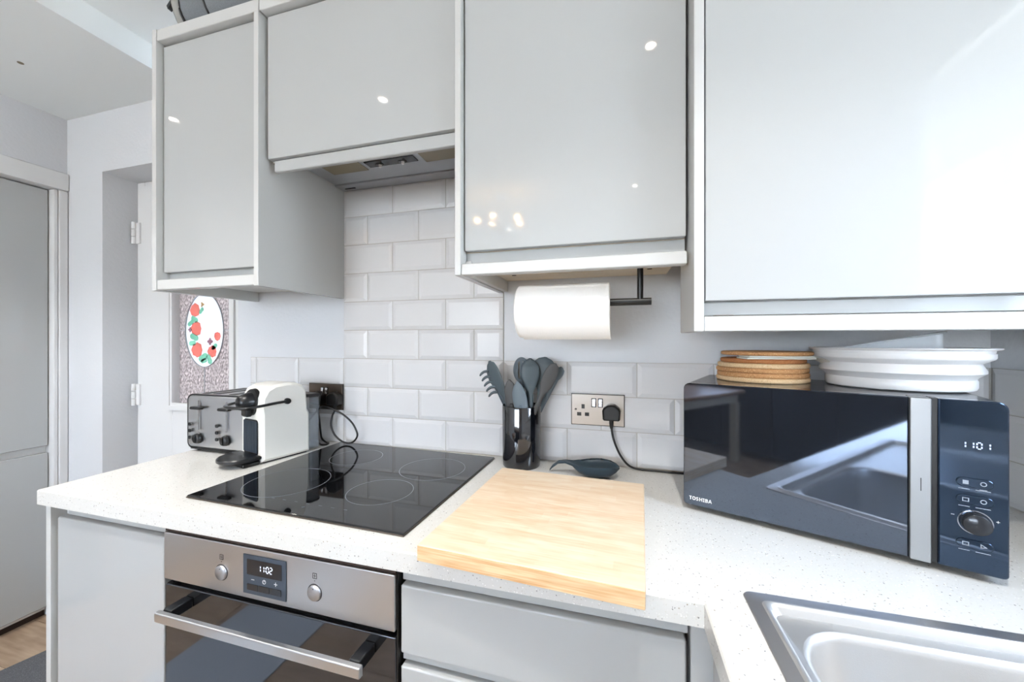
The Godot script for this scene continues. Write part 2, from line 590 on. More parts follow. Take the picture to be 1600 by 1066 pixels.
func build_room():
	var XL = -1.661; var XR = 1.70; var ZF = 4.3; var YC = 2.42; var YS = 2.326; var XF = -0.87
	# floor of planks laid along x
	var fl = obj("floor", boxes([[V(-1.9, -0.12, -0.3), V(1.9, -0.008, ZF + 0.12)]]), M.floor_base)
	setting(fl, "pale oak effect plank floor")
	var pm = {}
	var zz = -0.3
	var row = 0
	while zz < ZF:
		var x = -1.9 - [0.2, 0.75, 0.45, 0.95][row % 4]
		while x < 1.9:
			var a = max(x, -1.9); var b = min(x + 1.2, 1.9)
			if b - a > 0.02:
				var key = "%.3f" % (b - a)
				if not pm.has(key):
					var st = nb()
					cbox(st, V(-(b - a) / 2 + 0.0006, -0.008, -0.0944), V((b - a) / 2 - 0.0006, 0.0, 0.0944), 0.001)
					pm[key] = st.commit()
				obj("plank", pm[key], M.floor[rng.randi() % 3], fl, V((a + b) / 2, 0.0, zz + 0.095))
			x += 1.2
		zz += 0.19
		row += 1
	# ceiling with its lower part beyond the boxed step
	var ce = obj("ceiling", boxes([[V(XF, YC, -0.3), V(1.9, YC + 0.2, ZF + 0.12)], [V(-1.9, YS, -0.3), V(XF, YC + 0.2, ZF + 0.12)]]), M.ceiling)
	setting(ce, "white ceiling with a lower section past a boxed step")
	var st2 = nb()
	lathe(st2, [Vector2(0.0, -0.0015), Vector2(0.008, -0.0015), Vector2(0.009, 0.0)], 14)
	obj("fixing_cap", st2, M.hood_light, ce, V(-1.309, YS, 0.287))
	# walls
	var dx0 = -1.412; var dx1 = -0.605; var dy = 2.053
	setting(obj("wall_back", boxes([[V(-1.9, 0, -0.25), V(dx0, YS, 0)], [V(dx0, dy, -0.25), V(dx1, YS, 0)], [V(dx1, 0, -0.25), V(XF, 0.001, -0.249)], [V(dx1, 0, -0.25), V(1.9, YC, 0)]]), M.wall), "pale grey painted back wall with a door recess")
	setting(obj("wall_left", boxes([[V(-1.9, 0, 0), V(-1.80, YS, ZF)]]), M.wall), "pale grey painted side wall behind the tall unit")
	setting(obj("trim_1", boxes([[V(-1.80, 2.067, 0), V(XL, YS, 1.28)]]), M.wall), "pale grey boxing above the tall unit")
	setting(obj("trim_2", boxes([[V(-1.80, 0, 1.28), V(XL, YS, ZF)]]), M.wall), "pale grey boxing beside the tall unit")
	var wz0 = 0.50; var wz1 = 0.95; var wy0 = 1.16; var wy1 = 2.06
	setting(obj("wall_right", boxes([[V(XR, 0, -0.0), V(XR + 0.26, YC, wz0)], [V(XR, 0, wz1), V(XR + 0.26, YC, ZF)], [V(XR, 0, wz0), V(XR + 0.26, wy0, wz1)], [V(XR, wy1, wz0), V(XR + 0.26, YC, wz1)]]), M.wall), "pale grey painted wall with the sink window")
	var fx0 = -1.6; var fx1 = 0.62; var fy0 = 0.98; var fy1 = 1.93
	setting(obj("wall_front", boxes([[V(-1.9, 0, ZF), V(fx0, YC, ZF + 0.12)], [V(fx1, 0, ZF), V(1.9, YC, ZF + 0.12)], [V(fx0, 0, ZF), V(fx1, fy0, ZF + 0.12)], [V(fx0, fy1, ZF), V(fx1, YC, ZF + 0.12)]]), M.wall), "pale grey painted wall opposite the units")
	var w2 = Node3D.new()  # unseen window, added to give soft, even light on the units
	w2.name = "added_window_2"
	add_child(w2)
	w2.position = V((fx0 + fx1) / 2, fy0, ZF + 0.06)
	setting(w2, "added wide white framed window across the room, for soft light on the units")
	for b in [[fx0, fy0, fx1, fy0 + 0.05], [fx0, fy1 - 0.05, fx1, fy1], [fx0, fy0 + 0.05, fx0 + 0.05, fy1 - 0.05], [fx1 - 0.05, fy0 + 0.05, fx1, fy1 - 0.05], [-0.52, fy0 + 0.05, -0.46, fy1 - 0.05]]:
		pb(w2, "window_frame", V(b[0], b[1], ZF + 0.03), V(b[2], b[3], ZF + 0.09), M.white, 0.004)
	for b in [[fx0 + 0.05, -0.52], [-0.46, fx1 - 0.05]]:
		pb(w2, "pane", V(b[0], fy0 + 0.05, ZF + 0.058), V(b[1], fy1 - 0.05, ZF + 0.062), M.pane, 0.0)
	# the window over the sink, with a blind drawn up
	var w = Node3D.new()
	w.name = "window_1"
	add_child(w)
	w.position = V(XR + 0.2, wy0, (wz0 + wz1) / 2)
	setting(w, "white framed window over the sink")
	var fr = 0.045
	for b in [[V(XR + 0.18, wy0, wz0), V(XR + 0.25, wy0 + fr, wz1)], [V(XR + 0.18, wy1 - fr, wz0), V(XR + 0.25, wy1, wz1)], [V(XR + 0.18, wy0 + fr, wz0), V(XR + 0.25, wy1 - fr, wz0 + fr)], [V(XR + 0.18, wy0 + fr, wz1 - fr), V(XR + 0.25, wy1 - fr, wz1)]]:
		pb(w, "window_frame", b[0], b[1], M.white, 0.004)
	pb(w, "pane", V(XR + 0.212, wy0 + fr, wz0 + fr), V(XR + 0.216, wy1 - fr, wz1 - fr), M.pane, 0.0)
	pb(w, "window_sill", V(XR - 0.02, wy0 - 0.02, wz0 - 0.02), V(XR + 0.18, wy0 + 0.001, wz1 + 0.02), M.white, 0.004)
	var bl = thing("venetian_blind", "white venetian blind drawn half up over the sink window", "blind", V(XR + 0.03, 1.74, (wz0 + wz1) / 2))
	pb(bl, "head_rail", V(XR + 0.012, wy1 - 0.03, wz0 + 0.01), V(XR + 0.045, wy1 - 0.001, wz1 - 0.01), M.slat, 0.003)
	pb(bl, "bottom_rail", V(XR + 0.015, 1.735, wz0 + 0.01), V(XR + 0.042, 1.75, wz1 - 0.01), M.slat, 0.003)
	for k in 11:
		var s = nb()
		cbox(s, V(-0.0125, -0.0006, -(wz1 - wz0) / 2 + 0.012), V(0.0125, 0.0006, (wz1 - wz0) / 2 - 0.012), 0.0004)
		obj("slat", s, M.slat, bl, V(-0.0015, 0.032 + k * 0.0235, 0), V(0, 0, -42))
	for zc in [wz0 + 0.12, wz1 - 0.12]:
		var s = nb()
		tube(s, [V(-0.0015, 0.01, zc - (wz0 + wz1) / 2), V(-0.0015, 0.29, zc - (wz0 + wz1) / 2)], 0.0008, 6)
		obj("cord", s, M.slat, bl)
	# the back door in its recess
	var d = Node3D.new()
	d.name = "door_1"
	add_child(d)
	d.position = V(-1.0, 0, -0.12)
	setting(d, "white glazed back door with a painted oval of roses")
	pb(d, "door_frame", V(dx0, 0, -0.22), V(dx0 + 0.05, dy, -0.13), M.white, 0.004)
	pb(d, "door_frame", V(dx1 - 0.05, 0, -0.22), V(dx1, dy, -0.13), M.white, 0.004)
	pb(d, "door_frame", V(dx0 + 0.05, dy - 0.05, -0.22), V(dx1 - 0.05, dy, -0.13), M.white, 0.004)
	var gx0 = -1.155; var gx1 = -0.795; var gy0 = 0.985; var gy1 = 1.80
	var lx0 = dx0 + 0.03; var lx1 = dx1 - 0.03
	for b in [[V(lx0, 0.02, -0.18), V(gx0, 2.025, -0.118)], [V(gx1, 0.02, -0.18), V(lx1, 2.025, -0.118)], [V(gx0, 0.02, -0.18), V(gx1, gy0, -0.118)], [V(gx0, gy1, -0.18), V(gx1, 2.025, -0.118)]]:
		pb(d, "leaf_rail", b[0], b[1], M.white, 0.001)
	for e in [[0.045, 0.108, 0.02], [0.022, 0.112, 0.018]]:
		var s = nb()
		var cx = (gx0 + gx1) / 2; var cy = (gy0 + gy1) / 2
		var o = rrect(gx1 - gx0 + e[0] * 1.2, gy1 - gy0 + e[0] * 1.2, 0.004, 2)
		var q = rrect(gx1 - gx0 + e[0] * 1.2 - e[2] * 2, gy1 - gy0 + e[0] * 1.2 - e[2] * 2, 0.003, 2)
		band(s, o, q, -0.125, -e[1])
		obj("glazing_bead", s, M.white, d, V(cx + 1.0, cy, 0.12))
	var ox = -0.992; var oy = 1.329
	var ang = []
	for k in 72: ang.append(TAU * k / 72.0)
	for c in [[gx0, gy0], [gx1, gy0], [gx0, gy1], [gx1, gy1]]: ang.append(fposmod(atan2(c[1] - oy, c[0] - ox), TAU))
	ang.sort()
	var po = PackedVector2Array(); var pi = PackedVector2Array()
	for a in ang:
		var ca = cos(a); var sa = sin(a)
		var tt = 9.0
		if ca > 1e-6: tt = min(tt, (gx1 - ox) / ca)
		if ca < -1e-6: tt = min(tt, (gx0 - ox) / ca)
		if sa > 1e-6: tt = min(tt, (gy1 - oy) / sa)
		if sa < -1e-6: tt = min(tt, (gy0 - oy) / sa)
		po.append(Vector2(ca, sa) * tt)
		pi.append(Vector2(ca, sa) / sqrt(ca * ca / (0.119 * 0.119) + sa * sa / (0.170 * 0.170)))
	var s3 = nb()
	band(s3, po, pi, 0.0, 0.003)
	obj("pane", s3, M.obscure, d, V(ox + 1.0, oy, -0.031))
	s3 = nb()
	ext(s3, oval(0.119, 0.170, 56), -0.003, 0.0, 0.0)
	var ov = obj("painted_oval", s3, M.oval, d, V(ox + 1.0, oy, -0.028))
	s3 = nb()
	band(s3, oval(0.1205, 0.1715, 56), oval(0.1182, 0.1692, 56), -0.001, 0.004)
	obj("lead_line", s3, M.plastic_grey, d, V(ox + 1.0, oy, -0.026))
	for b in [[gx0, ox - 0.12, oy - 0.002, oy + 0.002], [ox + 0.12, gx1, oy - 0.002, oy + 0.002]]:
		pb(d, "lead_line", V(b[0], b[2], -0.1475), V(b[1], b[3], -0.1445), M.plastic_grey, 0.0005)
	pb(d, "lead_line", V(ox - 0.002, gy0, -0.1475), V(ox + 0.002, oy - 0.172, -0.1445), M.plastic_grey, 0.0005)
	# roses from the picture of the oval: place in the oval, size, kind
	for f in [[-0.57, 0.60, 0.26, 0], [-0.50, 0.05, 0.28, 0], [-0.45, -0.58, 0.29, 0], [0.42, -0.62, 0.23, 0], [0.72, -0.18, 0.17, 0],
			[-0.60, 0.33, 0.17, 1], [-0.82, 0.22, 0.15, 1], [-0.62, -0.20, 0.20, 1], [-0.72, -0.38, 0.16, 1], [-0.10, -0.80, 0.22, 1], [0.26, -0.85, 0.18, 1], [-0.20, 0.58, 0.13, 1], [0.55, -0.48, 0.14, 1], [-0.05, -0.90, 0.14, 1],
			[0.30, -0.33, 0.14, 2], [-0.86, 0.02, 0.10, 2], [-0.14, 0.76, 0.11, 3]]:
		var s = nb()
		var sz = f[2] * 0.118
		var pl = PackedVector2Array()
		for k in 24:
			var a = TAU * k / 24
			var wob = [1.0 + 0.07 * cos(8 * a) + 0.05 * cos(3 * a + f[0] * 7), 0.85 + 0.3 * cos(2 * a + f[0] * 9), 0.55 + 0.5 * abs(cos(2 * a)), 0.7 + 0.3 * cos(3 * a)][f[3]]
			pl.append(Vector2(cos(a), sin(a)) * sz * wob)
		ext(s, pl, 0.0, 0.0008)
		obj(["rose", "leaf", "butterfly", "bud"][f[3]], s, [M.rose, M.leaf, M.moth, M.bud][f[3]], ov, V(f[0] * 0.108, f[1] * 0.158, 0.0002))
	for hy in [1.80, 1.02]:
		var s = nb()
		for k in 3:
			lathe(s, [Vector2(0, -0.017), Vector2(0.009, -0.016), Vector2(0.009, 0.016), Vector2(0, 0.017)], 12, V(0, (k - 1) * 0.036, 0))
		cbox(s, V(-0.012, -0.05, -0.016), V(0.03, 0.05, -0.004), 0.001)
		obj("hinge", s, M.white, d, V(dx0 + 0.018 + 1.0, hy, 0.014))
	# downlights: first three read from reflections in the doors, the rest unseen
	downlight(-1.16, YS, 0.778, "downlight in the lowered ceiling past the boxed step")
	downlight(-0.21, YC, 1.045, "downlight in the ceiling facing the cooker hood unit")
	downlight(0.978, YC, 1.04, "downlight in the ceiling facing the corner wall units")
	downlight(-1.16, YS, 2.3, "downlight in the lowered ceiling further from the back door")
	downlight(-0.21, YC, 3.2, "downlight in the ceiling past the hanging lamp, toward the tall unit side")
	downlight(0.978, YC, 2.4, "downlight in the ceiling on the window side past the hanging lamp")
	# the five-armed hanging lamp that shows as five points in the wall unit's door
	var ch = thing("chandelier", "five armed chandelier with warm candle bulbs over the table", "chandelier", V(-0.03, 2.0, 2.34))
	var st = nb()
	lathe(st, [Vector2(0, 0.10), Vector2(0.02, 0.11), Vector2(0.028, 0.15), Vector2(0.012, 0.19), Vector2(0.006, 0.22), Vector2(0.006, 0.40), Vector2(0.05, 0.405), Vector2(0.055, 0.42), Vector2(0, 0.42)], 20)
	obj("stem", st, M.chrome, ch)
	var bulbs = [V(-0.215, 2.229, 2.30), V(-0.082, 2.252, 2.30), V(-0.09, 2.195, 2.31), V(0.114, 2.225, 2.30), V(0.134, 2.174, 2.30)]
	for k in 5:
		var b = bulbs[k] - ch.position
		st = nb()
		tube(st, catmull([V(0, 0.14, 0), V(b.x * 0.5, 0.09, b.z * 0.5), V(b.x, b.y - 0.05, b.z)], 8), 0.005, 8)
		lathe(st, [Vector2(0.0, -0.055), Vector2(0.016, -0.05), Vector2(0.012, -0.045), Vector2(0.010, -0.012), Vector2(0, -0.012)], 14, b)
		var arm = obj("arm", st, M.chrome, ch)
		st = nb()
		lathe(st, [Vector2(0, -0.012), Vector2(0.006, -0.006), Vector2(0.0075, 0.002), Vector2(0.005, 0.012), Vector2(0.0015, 0.020), Vector2(0, 0.021)], 14)
		obj("bulb", st, glow(Color(1.0, 0.78, 0.5), 40.0), arm, b)
		var l := OmniLight3D.new()
		l.position = b + V(0, 0.006, 0)
		l.light_color = Color(1.0, 0.82, 0.6)
		l.light_energy = 0.07
		l.light_size = 0.006
		l.omni_range = 9
		l.omni_attenuation = 2.0
		l.shadow_enabled = true
		ch.add_child(l)

# ---------------------------------------------------------------- metro tiles
func tile_mesh(w, h, bev = 0.012):
	var st = nb()
	var d = 0.0075; var e = 0.0035
	# bevelled metro tile: raised flat middle, sloping border
	var a = [V(-w / 2, -h / 2, e), V(w / 2, -h / 2, e), V(w / 2, h / 2, e), V(-w / 2, h / 2, e)]
	var bx = min(bev, w * 0.3)
	var b = [V(-w / 2 + bx, -h / 2 + bev, d), V(w / 2 - bx, -h / 2 + bev, d), V(w / 2 - bx, h / 2 - bev, d), V(-w / 2 + bx, h / 2 - bev, d)]
	quad(st, b[0], b[1], b[2], b[3], Vector3.BACK)
	var nn = [V(0, -0.32, 1), V(0.32, 0, 1), V(0, 0.32, 1), V(-0.32, 0, 1)]
	for k in 4:
		var j = (k + 1) % 4
		quad(st, a[k], a[j], b[j], b[k], nn[k].normalized())
		var n2 = V(nn[k].x, nn[k].y, 0).normalized()
		quad(st, a[k], a[j], V(a[j].x, a[j].y, 0), V(a[k].x, a[k].y, 0), n2)
	return st.commit()

func tile_run(wall, x0, x1, y0, row, on_right = false, cache = {}):
	var P = 0.202; var G = 0.0022; var H = 0.1016
	var off = 0.101 if row % 2 == 0 else 0.0
	var k = floor((x0 - off) / P)
	while off + k * P < x1 - 0.004:
		var a = max(off + k * P, x0); var b = min(off + (k + 1) * P, x1)
		if b - a > 0.012:
			var key = "%.3f" % (b - a)
			if not cache.has(key): cache[key] = tile_mesh(b - a - G, H - G)
			var m = M.tile if rng.randf() < 0.6 else M.tile2
			if on_right:
				obj("tile", cache[key], m, wall, V(1.70 - 0.0015, y0 + H / 2, (a + b) / 2), V(0, -90, 0))
			else:
				obj("tile", cache[key], m, wall, V((a + b) / 2, y0 + H / 2, 0.0015))
		k += 1

func build_tiles():
	var wall = get_node("wall_back")
	var Y0 = 0.911; var H = 0.1016
	obj("grout_bed", boxes([[V(-0.1, 0.905, -0.001), V(0.504, Y0 + 9 * H, 0.004)], [V(-0.535, 0.905, -0.001), V(-0.1, Y0 + 3 * H, 0.004)], [V(0.504, 0.905, -0.001), V(1.699, Y0 + 3 * H, 0.004)]]), M.grout, wall)
	var cache = {}
	for r in 9:
		if r < 3:
			tile_run(wall, -0.535, -0.1, Y0 + r * H, r, false, cache)
			tile_run(wall, -0.1, 1.694, Y0 + r * H, r, false, cache)
		else:
			tile_run(wall, -0.1, 0.504, Y0 + r * H, r, false, cache)
	var wr = get_node("wall_right")
	obj("grout_bed", boxes([[V(1.696, 0.905, 0.0085), V(1.701, Y0 + 2.2 * H, 1.6)], [V(1.696, Y0 + 2.2 * H, 0.0085), V(1.701, Y0 + 3 * H, 0.215)]]), M.grout, wr)
	for r in 3:
		tile_run(wr, 0.01, 0.215 if r == 2 else 1.6, Y0 + r * H, r + 1, true, cache)

# ---------------------------------------------------------------- cupboards
func build_units():
	var zf = 0.345; var zd = 0.327
	# wall unit beside the back door
	var t = thing("wall_cabinet", "narrow light grey gloss wall cabinet beside the back door", "cabinet", V(-0.305, 1.432, 0.17))
	pb(t, "side_panel", V(-0.513, 1.432, 0.002), V(-0.495, 2.227, zf), M.frame)
	pb(t, "side_panel", V(-0.115, 1.432, 0.002), V(-0.098, 2.19, zf), M.frame)
	pb(t, "carcass", V(-0.4945, 1.468, 0.002), V(-0.1155, 2.19, 0.306), M.carcass, 0.0)
	pb(t, "light_pelmet", V(-0.4945, 1.434, 0.322), V(-0.1155, 1.465, 0.343), M.frame, 0.003)
	pb(t, "handle_channel", V(-0.4945, 1.4652, 0.300), V(-0.1155, 1.487, 0.309), M.gloss, 0.001)
	unit_front(t, -0.491, -0.118, 1.489, 2.184, 0.307, zd)
	pb(t, "cornice", V(-0.4945, 2.1905, 0.002), V(-0.0985, 2.226, 0.344), M.frame, 0.003)
	# unit over the hob with the hood under it
	t = thing("wall_cabinet", "short wide grey gloss wall cabinet above the cooker hood", "cabinet", V(0.195, 1.743, 0.17))
	pb(t, "carcass", V(-0.0975, 1.864, 0.002), V(0.4875, 2.19, 0.306), M.carcass, 0.0)
	unit_front(t, -0.086, 0.484, 1.786, 2.184, 0.307, zd)
	pb(t, "light_pelmet", V(-0.074, 1.7515, 0.303), V(0.4865, 1.7855, 0.318), M.gloss, 0.004)
	pb(t, "handle_channel", V(-0.096, 1.7865, 0.290), V(0.4865, 1.864, 0.302), M.gloss, 0.001)
	pb(t, "cornice", V(-0.098, 2.1905, 0.002), V(0.4875, 2.226, 0.344), M.frame, 0.003)
	# the hood
	t = thing("cooker_hood", "grey built-in cooker hood with two yellowed lamp covers", "cooker hood", V(0.195, 1.82, 0.15))
	pb(t, "housing", V(-0.092, 1.821, 0.06), V(0.484, 1.862, 0.288), M.hood, 0.002)
	pb(t, "back_panel", V(-0.096, 1.817, 0.009), V(0.486, 1.862, 0.058), M.hood, 0.002)
	for a in [[-0.033, 0.098], [0.300, 0.431]]:
		pb(t, "lamp_cover", V(a[0], 1.8185, 0.130), V(a[1], 1.8225, 0.191), M.hood_light, 0.001)
	var cp = pb(t, "control_panel", V(0.113, 1.8185, 0.143), V(0.280, 1.8225, 0.178), M.display, 0.001)
	for x in [0.155, 0.233]:
		var s = nb()
		cbox(s, V(-0.013, -0.003, -0.006), V(0.013, 0.0, 0.006), 0.002)
		obj("slider", s, M.black, cp, V(x - 0.1965, -0.001, -0.004))
		s = nb()
		lathe(s, [Vector2(0, -0.010), Vector2(0.004, -0.0095), Vector2(0.005, -0.003), Vector2(0.005, 0)], 12)
		obj("knob", s, M.print_white, cp, V(x - 0.1965 + 0.002, -0.002, -0.004))
	pb(t, "latch", V(-0.072, 1.8145, 0.028), V(-0.030, 1.8175, 0.034), M.black, 0.001)
	# unit over the socket
	t = thing("wall_cabinet", "grey gloss wall cabinet above the hanging kitchen roll", "cabinet", V(0.74, 1.432, 0.17))
	pb(t, "side_panel", V(0.488, 1.432, 0.002), V(0.503, 2.19, zf), M.frame)
	pb(t, "carcass", V(0.5035, 1.470, 0.002), V(0.989, 2.19, 0.306), M.raw_edge, 0.0)
	pb(t, "inner_batten", V(0.5035, 1.436, 0.002), V(0.518, 1.4695, 0.316), M.carcass, 0.001)
	pb(t, "light_pelmet", V(0.5035, 1.432, 0.318), V(0.9885, 1.459, 0.343), M.frame, 0.003)
	pb(t, "handle_channel", V(0.5035, 1.4595, 0.300), V(0.989, 1.490, 0.309), M.gloss, 0.001)
	unit_front(t, 0.5055, 0.9885, 1.4915, 2.184, 0.307, zd)
	pb(t, "cornice", V(0.488, 2.1905, 0.002), V(0.9905, 2.226, 0.344), M.frame, 0.003)
	for x in [0.56, 0.93]:
		pb(t, "hinge_cup", V(x, 1.4685, 0.10), V(x + 0.012, 1.4705, 0.104), M.brown_gap, 0.0)
	# deeper, lower unit over the microwave
	t = thing("wall_cabinet", "large deep white-grey gloss wall cabinet above the microwave", "cabinet", V(1.35, 1.297, 0.19))
	pb(t, "end_panel", V(0.9935, 1.297, 0.222), V(1.0115, 2.228, 0.378), M.frame)
	pb(t, "edge_band", V(0.994, 1.298, 0.2195), V(1.011, 2.22, 0.2218), M.raw_edge, 0.0)
	pb(t, "filler", V(1.012, 1.330, 0.29), V(1.0295, 2.2, 0.346), M.carcass, 0.0)
	pb(t, "carcass", V(1.03, 1.330, 0.002), V(1.692, 2.2, 0.346), M.carcass, 0.0)
	pb(t, "light_pelmet", V(1.012, 1.297, 0.345), V(1.692, 1.3255, 0.373), M.frame, 0.002)
	pb(t, "handle_channel", V(1.0125, 1.328, 0.3465), V(1.692, 1.353, 0.353), M.gloss, 0.001)
	pb(t, "hinge", V(1.032, 1.3265, 0.352), V(1.063, 1.3285, 0.369), M.bronze, 0.0005)
	unit_front(t, 1.0145, 1.692, 1.3545, 2.19, 0.350, 0.372)
	pb(t, "cornice", V(1.012, 2.2005, 0.002), V(1.692, 2.235, 0.376), M.frame, 0.003)

	# base units
	var bz = 0.535; var fz = 0.557
	t = thing("base_cabinet", "light grey gloss base cabinet at the end of the worktop", "cabinet", V(-0.315, 0.0, 0.28))
	pb(t, "end_panel", V(-0.520, 0.0, 0.002), V(-0.502, 0.873, 0.563), M.frame)
	pb(t, "carcass", V(-0.5015, 0.10, 0.003), V(-0.112, 0.873, 0.515), M.carcass, 0.0)
	pb(t, "end_post", V(-0.5015, 0.10, 0.516), V(-0.472, 0.873, 0.534), M.frame, 0.001)
	pb(t, "handle_channel", V(-0.4715, 0.8435, 0.516), V(-0.112, 0.873, 0.5455), M.gloss, 0.002)
	var dr = pb(t, "door", V(-0.490, 0.10, bz), V(-0.118, 0.842, fz), M.gloss, 0.004)
	pb(t, "plinth", V(-0.5015, 0.0, 0.45), V(-0.112, 0.098, 0.468), M.gloss, 0.001)
	t = thing("base_cabinet", "light grey gloss drawer unit under the chopping board", "cabinet", V(0.715, 0.0, 0.28))
	pb(t, "carcass", V(0.475, 0.10, 0.003), V(0.956, 0.873, 0.515), M.carcass, 0.0)
	pb(t, "handle_channel", V(0.475, 0.8415, 0.516), V(0.956, 0.873, 0.5455), M.gloss, 0.002)
	for e in [[0.7155, 0.840], [0.42, 0.694], [0.10, 0.399]]:
		pb(t, "drawer_front", V(0.477, e[0], bz), V(0.9525, e[1], fz), M.gloss, 0.004)
	pb(t, "handle_channel", V(0.475, 0.6955, 0.516), V(0.956, 0.7150, 0.5445), M.gloss, 0.002)
	pb(t, "plinth", V(0.475, 0.0, 0.45), V(0.956, 0.098, 0.468), M.gloss, 0.001)
	t = thing("corner_post", "light grey corner post between the two runs of base cabinets", "cabinet post", V(0.977, 0.0, 0.535))
	pb(t, "post", V(0.9575, 0.0, 0.50), V(0.9975, 0.873, 0.553), M.gloss, 0.002)
	t = thing("base_cabinet", "light grey gloss sink base cabinet under the window", "cabinet", V(1.35, 0.0, 1.2))
	pb(t, "carcass", V(1.02, 0.10, 0.56), V(1.69, 0.70, 1.95), M.carcass, 0.0)
	pb(t, "top_rail", V(1.02, 0.70, 0.56), V(1.03, 0.873, 1.95), M.carcass, 0.0)
	for e in [[0.562, 1.02], [1.024, 1.48], [1.484, 1.94]]:
		pb(t, "door", V(0.985, 0.10, e[0]), V(1.006, 0.842, e[1]), M.gloss, 0.004)
	pb(t, "plinth", V(1.07, 0.0, 0.56), V(1.088, 0.098, 1.95), M.gloss, 0.001)
	# tall built-in unit on the side wall
	t = thing("tall_cabinet", "tall built-in gloss grey cabinet with two doors in a white frame", "cabinet", V(-1.72, 0.0, 0.6))
	pb(t, "pilaster", V(-1.799, 0.0, 0.001), V(-1.650, 1.984, 0.030), M.white, 0.003)
	pb(t, "pilaster_edge", V(-1.799, 0.0, 0.0305), V(-1.658, 1.984, 0.046), M.white, 0.003)
	pb(t, "pilaster", V(-1.799, 0.0, 1.23), V(-1.650, 1.984, 1.278), M.white, 0.003)
	pb(t, "header", V(-1.799, 1.985, 0.001), V(-1.642, 2.066, 1.278), M.white, 0.003)
	pb(t, "carcass", V(-1.799, 0.03, 0.047), V(-1.714, 1.984, 1.229), M.carcass, 0.0)
	pb(t, "door", V(-1.713, 0.795, 0.049), V(-1.690, 1.98, 0.638), M.gloss, 0.003)
	pb(t, "door", V(-1.713, 0.795, 0.642), V(-1.690, 1.98, 1.227), M.gloss, 0.003)
	pb(t, "door", V(-1.713, 0.05, 0.049), V(-1.690, 0.762, 0.638), M.gloss, 0.003)
	pb(t, "door", V(-1.713, 0.05, 0.642), V(-1.690, 0.762, 1.227), M.gloss, 0.003)
	pb(t, "plinth", V(-1.74, 0.0, 0.047), V(-1.725, 0.0295, 1.229), M.brown_gap, 0.0)

